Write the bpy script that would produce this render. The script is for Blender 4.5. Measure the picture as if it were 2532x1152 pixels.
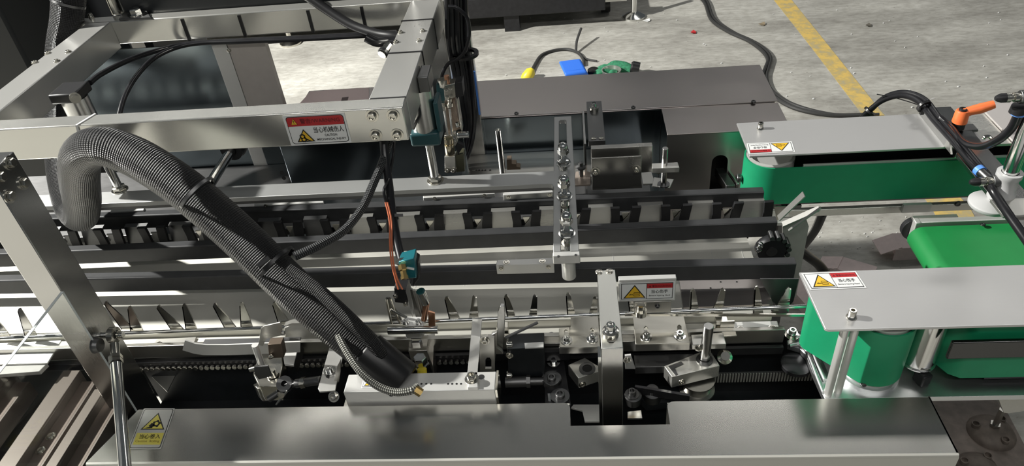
import bpy, math, random
from mathutils import Vector, Matrix
from mathutils.geometry import tessellate_polygon

# ------------------------------------------------------------------ start, camera, world, light, exposure
for o in list(bpy.data.objects):
    bpy.data.objects.remove(o)
S = bpy.context.scene
COL = S.collection
random.seed(7)

# camera axes (rows: right, down, forward), from the photograph's three vanishing points
R_ = Vector((0.99501087, 0.04879036, -0.08702221))
D_ = Vector((-0.03891144, -0.61339109, -0.78882018))
F_ = Vector((-0.09186546, 0.78827081, -0.6084323))
EYE = Vector((0, 0, 1.9))
FOC = 1814.0
cam_d = bpy.data.cameras.new('camera')
cam = bpy.data.objects.new('camera', cam_d)
COL.objects.link(cam)
cam_d.sensor_width = 36.0
cam_d.lens = FOC / 2532 * 36.0
cam_d.clip_start = 0.02
cam.matrix_world = Matrix(((R_.x, -D_.x, -F_.x, EYE.x), (R_.y, -D_.y, -F_.y, EYE.y), (R_.z, -D_.z, -F_.z, EYE.z), (0, 0, 0, 1)))
S.camera = cam

wd = bpy.data.worlds.new('hall')
S.world = wd
wd.use_nodes = True
wd.node_tree.nodes['Background'].inputs[0].default_value = (0.80, 0.88, 0.92, 1)
wd.node_tree.nodes['Background'].inputs[1].default_value = 0.065

def lamp(name, kind, energy, loc, aim, size=None, color=(1, 1, 1), angle=None):
    d = bpy.data.lights.new(name, kind)
    d.energy = energy
    d.color = color
    if size: d.shape = 'RECTANGLE'; d.size, d.size_y = size
    if angle is not None: d.angle = angle
    o = bpy.data.objects.new(name, d)
    COL.objects.link(o)
    o.location = loc
    o.rotation_euler = (Vector(aim) - Vector(loc)).to_track_quat('-Z', 'Y').to_euler()
    return o
# the hard hall lamp high up on the left, and unseen area lamps added for reflections and fill
hl = lamp('hall_lamp', 'POINT', 2150, (-4.6, 1.95, 4.05), (0, 1.0, 0), color=(1.0, 0.985, 0.93))
hl.data.shadow_soft_size = 0.07
lamp('overhead_fill', 'AREA', 45, (-2.5, 7.5, 6.0), (-2.5, 7.2, 0), (6.0, 0.6), (1, 0.98, 0.94))
lamp('overhead_fill', 'AREA', 45, (3.5, 6.0, 6.0), (3.5, 5.8, 0), (5.0, 0.6), (1, 0.98, 0.94))
lamp('overhead_fill', 'AREA', 65, (0.5, -2.0, 5.0), (0.5, -1.7, 0), (5.0, 0.6), (1, 0.98, 0.94))

S.view_settings.view_transform = 'Standard'
S.view_settings.look = 'None'
S.view_settings.gamma = 1
S.view_settings.use_curve_mapping = False
S.view_settings.exposure = 0.33

# ------------------------------------------------------------------ helpers
def at(px, py, x=None, y=None, z=None):
    """the point of the place where the sight line of a pixel of the 2532 x 1152 photograph meets a plane"""
    d = R_ * ((px - 1266) / FOC) + D_ * ((py - 576) / FOC) + F_
    if z is not None: t = (z - EYE.z) / d.z
    elif y is not None: t = (y - EYE.y) / d.y
    else: t = (x - EYE.x) / d.x
    return EYE + d * t

X1, Y1, Z1 = Vector((1, 0, 0)), Vector((0, 1, 0)), Vector((0, 0, 1))

def frame_for(n):
    n = n.normalized()
    a = X1 if abs(n.x) < 0.8 else Y1
    u = n.cross(a).normalized()
    if abs(n.z) > .99: u = X1.copy()
    return u, n.cross(u), n

class MB:
    def __init__(self):
        self.v, self.f, self.uv = [], [], None
    def add(self, vs, fs):
        b = len(self.v)
        self.v += [Vector(p) for p in vs]
        self.f += [tuple(b + i for i in q) for q in fs]
        return self
    def hexa(self, p):   # four bottom corners, then four top corners, same order
        return self.add(p, [(3, 2, 1, 0), (4, 5, 6, 7), (0, 1, 5, 4), (1, 2, 6, 5), (2, 3, 7, 6), (3, 0, 4, 7)])
    def box(self, x0, x1, y0, y1, z0, z1):
        return self.hexa([(x0, y0, z0), (x1, y0, z0), (x1, y1, z0), (x0, y1, z0), (x0, y0, z1), (x1, y0, z1), (x1, y1, z1), (x0, y1, z1)])
    def obox(self, c, u, v, w):   # centre and three half vectors
        c, u, v, w = map(Vector, (c, u, v, w))
        return self.hexa([c - u - v - w, c + u - v - w, c + u + v - w, c - u + v - w, c - u - v + w, c + u - v + w, c + u + v + w, c - u + v + w])
    def bar(self, a, b, w, h, up=Z1):   # straight bar of width w and height h between two points
        a, b = Vector(a), Vector(b)
        d = b - a
        s = d.cross(Vector(up)).normalized()
        t = s.cross(d).normalized()
        return self.obox((a + b) / 2, d / 2, s * w / 2, t * h / 2)
    def cyl(self, a, b, r, r2=None, n=20, cap=True):
        a, b = Vector(a), Vector(b)
        return self.lathe(a, b - a, [(0, 0), (r, 0), (r2 if r2 is not None else r, (b - a).length), (0, (b - a).length)] if cap else [(r, 0), (r2 if r2 is not None else r, (b - a).length)], n)
    def lathe(self, o, axis, prof, n=20):
        o = Vector(o)
        u, v, w = frame_for(Vector(axis))
        vs, fs, rings = [], [], []
        for r, h in prof:
            if r < 1e-7:
                rings.append([len(vs)]); vs.append(o + w * h)
            else:
                rings.append(list(range(len(vs), len(vs) + n)))
                for k in range(n):
                    t = 2 * math.pi * k / n
                    vs.append(o + u * (r * math.cos(t)) + v * (r * math.sin(t)) + w * h)
        for p, q in zip(rings, rings[1:]):
            for k in range(n):
                k2 = (k + 1) % n
                if len(p) == 1 and len(q) == 1: continue
                if len(p) == 1: fs.append((p[0], q[k2], q[k]))
                elif len(q) == 1: fs.append((p[k], p[k2], q[0]))
                else: fs.append((p[k], p[k2], q[k2], q[k]))
        return self.add(vs, fs)
    def prism(self, poly, ext, holes=()):   # planar polygon (3-D points) swept along ext, with holes
        loops = [[Vector(p) for p in poly]] + [[Vector(p) for p in h] for h in holes]
        ext = Vector(ext)
        n = Vector((0, 0, 0))
        L = loops[0]
        for i in range(len(L)): n += L[i].cross(L[(i + 1) % len(L)])
        if n.dot(ext) < 0: loops[0] = L[::-1]
        tris = tessellate_polygon(loops)
        flat = [p for l in loops for p in l]
        N = len(flat)
        vs = flat + [p + ext for p in flat]
        fs = []
        for a, b, c in tris:
            m = (flat[b] - flat[a]).cross(flat[c] - flat[a])
            if m.dot(ext) < 0: a, c = c, a
            fs.append((c, b, a)); fs.append((a + N, b + N, c + N))
        s = 0
        for li, l in enumerate(loops):
            k = len(l)
            m = Vector((0, 0, 0))
            for i in range(k): m += l[i].cross(l[(i + 1) % k])
            ccw = m.dot(ext) > 0
            for i in range(k):
                a, b = s + i, s + (i + 1) % k
                if ccw == (li == 0): fs.append((a, b, b + N, a + N))
                else: fs.append((b, a, a + N, b + N))
            s += k
        return self.add(vs, fs)
    def slab(self, pts, z, th, holes=()):   # pixels of a level top face at height z, th thick
        return self.prism([at(*p, z=z) for p in pts], (0, 0, -th), [[at(*p, z=z) for p in h] for h in holes])
    def wall(self, pts, y, th, holes=()):   # pixels of an upright face at depth y, th thick going back
        return self.prism([at(*p, y=y) for p in pts], (0, th, 0), [[at(*p, y=y) for p in h] for h in holes])
    def tube(self, pts, r, n=12, res=6, closed_ends=True, uv=False):
        pts = [Vector(p) for p in pts]
        rr = list(r) if isinstance(r, (list, tuple)) else [r] * len(pts)
        P, RR = [], []
        for i in range(len(pts) - 1):
            p0 = pts[max(i - 1, 0)]; p1 = pts[i]; p2 = pts[i + 1]; p3 = pts[min(i + 2, len(pts) - 1)]
            for k in range(res):
                t = k / res
                P.append(0.5 * ((2 * p1) + (p2 - p0) * t + (2 * p0 - 5 * p1 + 4 * p2 - p3) * t * t + (3 * p1 - p0 - 3 * p2 + p3) * t ** 3))
                RR.append(rr[i] * (1 - t) + rr[i + 1] * t)
        P.append(pts[-1]); RR.append(rr[-1])
        vs, fs, uvs = [], [], []
        T = [(P[min(i + 1, len(P) - 1)] - P[max(i - 1, 0)]).normalized() for i in range(len(P))]
        u = frame_for(T[0])[0]
        dist = 0
        ds = []
        for i, p in enumerate(P):
            if i: dist += (p - P[i - 1]).length
            ds.append(dist)
            u = (u - T[i] * u.dot(T[i])).normalized()
            v = T[i].cross(u)
            for k in range(n):
                a = 2 * math.pi * k / n
                vs.append(p + u * (RR[i] * math.cos(a)) + v * (RR[i] * math.sin(a)))
        for i in range(len(P) - 1):
            for k in range(n):
                k2 = (k + 1) % n
                fs.append((i * n + k, i * n + k2, (i + 1) * n + k2, (i + 1) * n + k))
                uvs.append([(k / n, ds[i]), ((k + 1) / n, ds[i]), ((k + 1) / n, ds[i + 1]), (k / n, ds[i + 1])])
        if closed_ends:
            fs.append(tuple(range(n))[::-1]); uvs.append([(0, 0)] * n)
            fs.append(tuple((len(P) - 1) * n + k for k in range(n))); uvs.append([(0, 0)] * n)
        self.add(vs, fs)
        if uv: self.uv = uvs
        return self
    def mesh(self, name, mat, smooth=True):
        me = bpy.data.meshes.new(name)
        me.from_pydata([tuple(p) for p in self.v], [], self.f)
        me.materials.append(mat)
        if self.uv:
            lay = me.uv_layers.new(name='uv')
            flat = [c for f in self.uv for p in f for c in p]
            lay.data.foreach_set('uv', flat)
        if smooth:
            me.polygons.foreach_set('use_smooth', [True] * len(me.polygons))
            me.set_sharp_from_angle(angle=math.radians(38))
        me.update()
        return me
    def build(self, name, mat, parent=None, bevel=0.0, seg=2, smooth=True):
        me = self.mesh(name, mat, smooth)
        o = bpy.data.objects.new(name, me)
        COL.objects.link(o)
        if parent is not None:
            o.parent = parent
            w = Vector((0, 0, 0)); p = parent
            while p is not None: w += p.location; p = p.parent
            o.location = -w
        if bevel:
            m = o.modifiers.new('edge', 'BEVEL')
            m.width = bevel; m.segments = seg; m.limit_method = 'ANGLE'; m.angle_limit = math.radians(40)
            m.harden_normals = False
        return o

def tag(o, label, cat, group=None, kind=None):
    o['label'] = label; o['category'] = cat
    if group: o['group'] = group
    if kind: o['kind'] = kind
    return o
def thing(name, label, cat, loc=(0, 0, 0), group=None):
    o = bpy.data.objects.new(name, None)
    o.empty_display_size = 0.02
    COL.objects.link(o)
    o.location = loc
    return tag(o, label, cat, group)
def copy_tree(o, parent=None):
    c = o.copy(); COL.objects.link(c)
    if parent is not None: c.parent = parent
    for ch in list(o.children): copy_tree(ch, c)
    return c
def wpos(o):
    w = Vector((0, 0, 0))
    while o is not None: w += o.location; o = o.parent
    return w

# ------------------------------------------------------------------ materials
def new_mat(name):
    m = bpy.data.materials.new(name); m.use_nodes = True
    nt = m.node_tree
    return m, nt, nt.nodes['Principled BSDF']
def node(nt, t, **kw):
    n = nt.nodes.new(t)
    for k, v in kw.items():
        if k.startswith('i_'): n.inputs[k[2:].replace('_', ' ')].default_value = v
        else: setattr(n, k, v)
    return n
def plain(name, col, rough=0.5, metal=0.0, spec=0.5, noise=0.0, scale=40, coat=0):
    m, nt, b = new_mat(name)
    b.inputs['Base Color'].default_value = (*col, 1)
    b.inputs['Roughness'].default_value = rough
    b.inputs['Metallic'].default_value = metal
    b.inputs['Specular IOR Level'].default_value = spec
    b.inputs['Coat Weight'].default_value = coat
    if noise:
        tc = node(nt, 'ShaderNodeTexCoord')
        n = node(nt, 'ShaderNodeTexNoise', i_Scale=scale, i_Detail=4.0)
        nt.links.new(tc.outputs['Object'], n.inputs['Vector'])
        r = node(nt, 'ShaderNodeValToRGB')
        r.color_ramp.elements[0].position = .3; r.color_ramp.elements[1].position = .7
        r.color_ramp.elements[0].color = (*[c * (1 - noise) for c in col], 1)
        r.color_ramp.elements[1].color = (*[min(1, c * (1 + noise)) for c in col], 1)
        nt.links.new(n.outputs['Fac'], r.inputs['Fac'])
        nt.links.new(r.outputs['Color'], b.inputs['Base Color'])
    return m
def brushed(name, col, rough=0.28, stretch=(2, 60, 60), amount=.08, bump=.0, blotch=.03, aniso=.6, metal=1.0):
    """metal with fine brush lines along one axis and faint cloudy wear"""
    m, nt, b = new_mat(name)
    b.inputs['Metallic'].default_value = metal
    tc = node(nt, 'ShaderNodeTexCoord')
    mp = node(nt, 'ShaderNodeMapping'); mp.inputs['Scale'].default_value = stretch
    n1 = node(nt, 'ShaderNodeTexNoise', i_Scale=14.0, i_Detail=3.0)
    n2 = node(nt, 'ShaderNodeTexNoise', i_Scale=7.0, i_Detail=4.0)
    nt.links.new(tc.outputs['Object'], mp.inputs['Vector'])
    nt.links.new(mp.outputs['Vector'], n1.inputs['Vector'])
    nt.links.new(tc.outputs['Object'], n2.inputs['Vector'])
    a = node(nt, 'ShaderNodeMapRange', i_From_Min=.3, i_From_Max=.7, i_To_Min=rough - amount * .3, i_To_Max=rough + amount * .3)
    nt.links.new(n1.outputs['Fac'], a.inputs['Value'])
    c = node(nt, 'ShaderNodeMapRange', i_From_Min=.3, i_From_Max=.7, i_To_Min=-blotch, i_To_Max=blotch)
    nt.links.new(n2.outputs['Fac'], c.inputs['Value'])
    s = node(nt, 'ShaderNodeMath', operation='ADD')
    nt.links.new(a.outputs[0], s.inputs[0]); nt.links.new(c.outputs[0], s.inputs[1])
    nt.links.new(s.outputs[0], b.inputs['Roughness'])
    r = node(nt, 'ShaderNodeValToRGB')
    r.color_ramp.elements[0].position = .25; r.color_ramp.elements[1].position = .75
    r.color_ramp.elements[0].color = (*[c_ * .975 for c_ in col], 1); r.color_ramp.elements[1].color = (*col, 1)
    nt.links.new(n1.outputs['Fac'], r.inputs['Fac'])
    nt.links.new(r.outputs['Color'], b.inputs['Base Color'])
    if aniso and max(stretch) > 3 * min(stretch):   # light smears across the brush lines
        b.inputs['Anisotropic'].default_value = aniso
        cv = node(nt, 'ShaderNodeCombineXYZ')
        for i in range(3): cv.inputs[i].default_value = 0.0 if stretch[i] == min(stretch) else 1.0
        nt.links.new(cv.outputs[0], b.inputs['Tangent'])
    if bump:
        bp = node(nt, 'ShaderNodeBump', i_Strength=bump * .25, i_Distance=0.0006)
        nt.links.new(n1.outputs['Fac'], bp.inputs['Height'])
        nt.links.new(bp.outputs['Normal'], b.inputs['Normal'])
    return m
def braid(name, col, hi, around=30, along=115, rough=.33, strength=.9):
    """woven sleeve: two crossing families of strands on the tube's own coordinates"""
    m, nt, b = new_mat(name)
    uv = node(nt, 'ShaderNodeTexCoord')
    sp = node(nt, 'ShaderNodeSeparateXYZ')
    nt.links.new(uv.outputs['UV'], sp.inputs[0])
    def mth(op, a, c):
        q = node(nt, 'ShaderNodeMath', operation=op)
        for i, s in enumerate((a, c)):
            if s is None: continue
            if isinstance(s, (int, float)): q.inputs[i].default_value = s
            else: nt.links.new(s, q.inputs[i])
        return q.outputs[0]
    a = mth('MULTIPLY', sp.outputs[0], around * 2 * math.pi)
    c = mth('MULTIPLY', sp.outputs[1], along * 2 * math.pi)
    s1 = mth('SINE', mth('MULTIPLY', mth('ADD', a, c), .5), None)
    s2 = mth('SINE', mth('MULTIPLY', mth('SUBTRACT', a, c), .5), None)
    pr = mth('MULTIPLY', s1, s2)
    fine = mth('SINE', mth('MULTIPLY', a, 3.0), None)
    h = mth('ADD', pr, mth('MULTIPLY', fine, .18))
    bp = node(nt, 'ShaderNodeBump', i_Strength=strength, i_Distance=0.0016)
    nt.links.new(h, bp.inputs['Height'])
    nt.links.new(bp.outputs['Normal'], b.inputs['Normal'])
    r = node(nt, 'ShaderNodeValToRGB')
    r.color_ramp.elements[0].position = .35; r.color_ramp.elements[0].color = (*[x * .3 for x in col], 1)
    r.color_ramp.elements[1].position = .95; r.color_ramp.elements[1].color = (*hi, 1)
    e = r.color_ramp.elements.new(.7); e.color = (*col, 1)
    nt.links.new(mth('ADD', mth('MULTIPLY', pr, .5), .5), r.inputs['Fac'])
    nt.links.new(r.outputs['Color'], b.inputs['Base Color'])
    b.inputs['Roughness'].default_value = rough
    b.inputs['Specular IOR Level'].default_value = .45
    return m

STEEL = brushed('brushed_steel', (.70, .69, .65), .30, metal=.85)
STEEL_Y = brushed('brushed_steel_along_depth', (.62, .615, .59), .32, (60, 2, 60), metal=.7)
STEEL_Z = brushed('brushed_steel_upright', (.56, .555, .54), .24, (60, 60, 2), .05)
SHEET = brushed('stainless_sheet', (.52, .48, .46), .33, (2, 60, 60), .06, .03)
DSHEET = brushed('dark_mirror_sheet', (.30, .35, .38), .17, (2, 60, 60), .04, .02)
BED = brushed('bed_sheet', (.66, .65, .595), .50, (2, 60, 60), .04, .0, .01, metal=.55)
ALU = brushed('aluminium', (.76, .755, .73), .40, (3, 60, 60), .06, .0, metal=.55)
CAST = brushed('cast_aluminium', (.72, .73, .74), .38, (20, 20, 20), .05, .06)
CHROME = plain('chrome', (.74, .74, .72), .14, 1)
NICKEL = plain('nickel_plate', (.66, .64, .58), .2, 1, noise=.08)
BRASS = plain('brass', (.80, .56, .22), .25, 1)
COPPER = plain('copper', (.62, .34, .22), .35, 1)
WORN = brushed('worn_steel', (.44, .43, .40), .33, (20, 20, 20), .08, .05)
FRAME = brushed('frame_tube_steel', (.76, .755, .71), .22, (2, 60, 60), .06, .0, .02, .45, metal=.8)
DARKST = brushed('dim_steel', (.50, .49, .46), .25, (60, 60, 60), .02, 0, .02, metal=.92)
GUN = brushed('dark_steel', (.20, .20, .20), .38, (3, 60, 60), .08, .03)
RAIL = plain('dark_rail_plastic', (.040, .041, .043), .46, 0, .3, .12, 30)
BLACK = plain('black_plastic', (.012, .012, .013), .38)
BLACKM = plain('black_oxide', (.02, .02, .022), .45, .3, noise=.2)
PIT = plain('black_paint_and_pit_dark', (.010, .012, .014), .40, noise=.2)  # black paint, also painting in the darkness of the pit
RUBBER = plain('black_rubber_hose', (.012, .012, .014), .28, noise=.2)
TEAL = plain('teal_paint', (.018, .070, .080), .35, noise=.05)
CYAN = plain('cyan_anodised', (.012, .14, .17), .3, .3)
GREEN = plain('green_belt', (.010, .30, .135), .50, noise=.05, scale=25)
MIDGREEN = plain('green_belt_top', (.012, .22, .055), .45, noise=.07, scale=12)
ORANGE = plain('orange_plastic', (.92, .20, .06), .4)
WIRE = plain('orange_wire', (.60, .17, .08), .4)
BLUE = plain('blue_plastic', (.03, .17, .75), .4)
PBLUE = plain('blue_collar', (.12, .32, .85), .35)
WHITE = plain('white_sticker', (.80, .81, .80), .35)
SILV = plain('silver_sticker', (.55, .55, .52), .35, .3)
RED = plain('red_print', (.50, .02, .025), .4)
DKRED = plain('dark_red_print', (.16, .008, .012), .4)
YEL = plain('yellow_print', (.82, .50, .03), .4)
YELP = plain('pale_yellow_print', (.66, .58, .10), .4)
INK = plain('black_print', (.012, .012, .012), .45)
PINK = plain('pale_pink_card', (.80, .66, .64), .7, noise=.06)
GLOVE = plain('green_glove_knit', (.03, .20, .10), .8, noise=.35, scale=90)
GREY = plain('grey_paint', (.35, .34, .32), .45, noise=.06)
GREYB = plain('beige_grey_panel', (.50, .46, .43), .42, .3, noise=.04)
LGREY = plain('pale_grey_plastic', (.55, .55, .55), .4)
CABLE = plain('grey_black_cable', (.035, .035, .034), .45)
YPLUG = plain('yellow_plug', (.75, .60, .04), .4)
BRAID = braid('braided_sleeve', (.010, .010, .0115), (.032, .032, .035), 64, 235, .34, .85)
BRAID_G = braid('grey_braided_sleeve', (.04, .042, .045), (.30, .31, .32), 16, 260)
BRAID_S = braid('steel_braid', (.25, .25, .22), (.75, .75, .68), 8, 260, .25)

def acrylic():
    m, nt, b = new_mat('clear_acrylic')
    b.inputs['Base Color'].default_value = (.93, .96, .95, 1)
    b.inputs['Roughness'].default_value = .03
    b.inputs['Transmission Weight'].default_value = 1
    b.inputs['IOR'].default_value = 1.25
    return m
ACRYL = acrylic()

def concrete():
    m, nt, b = new_mat('concrete_floor')
    tc = node(nt, 'ShaderNodeTexCoord')
    n1 = node(nt, 'ShaderNodeTexNoise', i_Scale=1.5, i_Detail=9.0, i_Roughness=.66)
    n2 = node(nt, 'ShaderNodeTexNoise', i_Scale=26.0, i_Detail=6.0, i_Roughness=.6)
    n3 = node(nt, 'ShaderNodeTexNoise', i_Scale=70.0, i_Detail=2.0)
    mp = node(nt, 'ShaderNodeMapping'); mp.inputs['Scale'].default_value = (.7, 1.6, 1)
    nt.links.new(tc.outputs['Object'], mp.inputs[0])
    for n in (n1, n2, n3): nt.links.new(mp.outputs[0], n.inputs['Vector'])
    r = node(nt, 'ShaderNodeValToRGB')
    e = r.color_ramp.elements
    e[0].position, e[0].color = .36, (.30, .29, .265, 1)
    e[1].position, e[1].color = .64, (.58, .57, .53, 1)
    nt.links.new(n1.outputs['Fac'], r.inputs['Fac'])
    r2 = node(nt, 'ShaderNodeValToRGB')
    r2.color_ramp.elements[0].position, r2.color_ramp.elements[0].color = .34, (.78, .77, .75, 1)
    r2.color_ramp.elements[1].position, r2.color_ramp.elements[1].color = .62, (1.04, 1.04, 1.03, 1)
    nt.links.new(n2.outputs['Fac'], r2.inputs['Fac'])
    mx = node(nt, 'ShaderNodeMix', data_type='RGBA', blend_type='MULTIPLY'); mx.inputs[0].default_value = 1
    nt.links.new(r.outputs[0], mx.inputs[6]); nt.links.new(r2.outputs[0], mx.inputs[7])
    r3 = node(nt, 'ShaderNodeValToRGB')
    r3.color_ramp.elements[0].position, r3.color_ramp.elements[0].color = .27, (.55, .53, .5, 1)
    r3.color_ramp.elements[1].position, r3.color_ramp.elements[1].color = .33, (1, 1, 1, 1)
    nt.links.new(n3.outputs['Fac'], r3.inputs['Fac'])
    mx2 = node(nt, 'ShaderNodeMix', data_type='RGBA', blend_type='MULTIPLY'); mx2.inputs[0].default_value = 1
    nt.links.new(mx.outputs[2], mx2.inputs[6]); nt.links.new(r3.outputs[0], mx2.inputs[7])
    nt.links.new(mx2.outputs[2], b.inputs['Base Color'])
    b.inputs['Roughness'].default_value = .62
    bp = node(nt, 'ShaderNodeBump', i_Strength=.15, i_Distance=.004)
    nt.links.new(n2.outputs['Fac'], bp.inputs['Height']); nt.links.new(bp.outputs[0], b.inputs['Normal'])
    return m
CONCRETE = concrete()
def worn_yellow():
    m, nt, b = new_mat('worn_yellow_paint')
    tc = node(nt, 'ShaderNodeTexCoord')
    n = node(nt, 'ShaderNodeTexNoise', i_Scale=16.0, i_Detail=8.0, i_Roughness=.65)
    nt.links.new(tc.outputs['Object'], n.inputs['Vector'])
    r = node(nt, 'ShaderNodeValToRGB')
    e = r.color_ramp.elements
    e[0].position, e[0].color = .36, (.46, .40, .25, 1)
    e[1].position, e[1].color = .58, (.74, .52, .15, 1)
    q = e.new(.48); q.color = (.58, .44, .17, 1)
    nt.links.new(n.outputs['Fac'], r.inputs['Fac']); nt.links.new(r.outputs[0], b.inputs['Base Color'])
    b.inputs['Roughness'].default_value = .6
    return m
YLINE = worn_yellow()

# ------------------------------------------------------------------ small repeated parts
_bolts = {}
def bolt(parent, p, n=Z1, r=.006, h=.006, washer=1.7, mat=None, name='bolt', hexhead=False):
    """socket cap screw on a washer: head axis n, seated at p"""
    mat = mat or NICKEL
    key = (round(r, 4), round(h, 4), washer, mat.name, hexhead)
    if key not in _bolts:
        m = MB()
        t = r * .25
        z = 0
        if washer:
            m.lathe((0, 0, 0), Z1, [(0, 0), (r * washer, 0), (r * washer, t), (r * 1.05, t)], 18); z = t
        if hexhead:
            m.lathe((0, 0, z), Z1, [(r * 1.1, -z), (r * 1.1, h * .8), (r * .9, h), (0, h)], 6)
        else:
            m.lathe((0, 0, z), Z1, [(r, -z), (r, h * .85), (r * .88, h), (r * .58, h), (r * .5, h * .45), (0, h * .4)], 18)
        _bolts[key] = m.mesh(name, mat)
    o = bpy.data.objects.new(name, _bolts[key])
    COL.objects.link(o)
    o.parent = parent
    o.location = Vector(p) - wpos(parent)
    o.rotation_euler = Vector(n).to_track_quat('Z', 'Y').to_euler()
    return o
def nut(parent, p, n=Z1, r=.009, h=.008, mat=None, name='hex_nut', flange=True):
    m = MB()
    u, v, w = frame_for(Vector(n))
    p = Vector(p)
    m.lathe(p, n, ([(0, 0), (r * 1.3, 0), (r * 1.3, h * .18), (r * .98, h * .2)] if flange else [(0, 0), (r * .9, 0)]), 18)
    m.lathe(p + w * h * .15, n, [(r * .92, 0), (r * 1.05, h * .1), (r * 1.05, h * .75), (r * .92, h * .85), (0, h * .85)], 6)
    return m.build(name, mat or CHROME, parent)

_fit = {}
def words(s, o, u, v, w, mat, parent, name='lettering', h=None):
    """flat lettering fitted to width w (and height h) with its lower left corner at o, along unit vectors u, v"""
    c = bpy.data.curves.new('t', 'FONT')
    c.body = s; c.size = 1; c.resolution_u = 3; c.offset = .010
    t = bpy.data.objects.new('t', c); COL.objects.link(t)
    bpy.context.view_layer.update()
    me = bpy.data.meshes.new_from_object(t.evaluated_get(bpy.context.evaluated_depsgraph_get()))
    bpy.data.objects.remove(t); bpy.data.curves.remove(c)
    xs = [q.co.x for q in me.vertices]; ys = [q.co.y for q in me.vertices]
    x0, y0 = min(xs), min(ys)
    k = w / (max(xs) - x0)
    ky = k if h is None else h / (max(ys) - y0)
    o, u, v = Vector(o), Vector(u), Vector(v)
    for q in me.vertices:
        q.co = o + u * ((q.co.x - x0) * k) + v * ((q.co.y - y0) * ky)
    me.materials.clear(); me.materials.append(mat)
    me.name = name
    ob = bpy.data.objects.new(name, me); COL.objects.link(ob)
    ob.parent = parent
    ob.location = -wpos(parent)
    return ob

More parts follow.
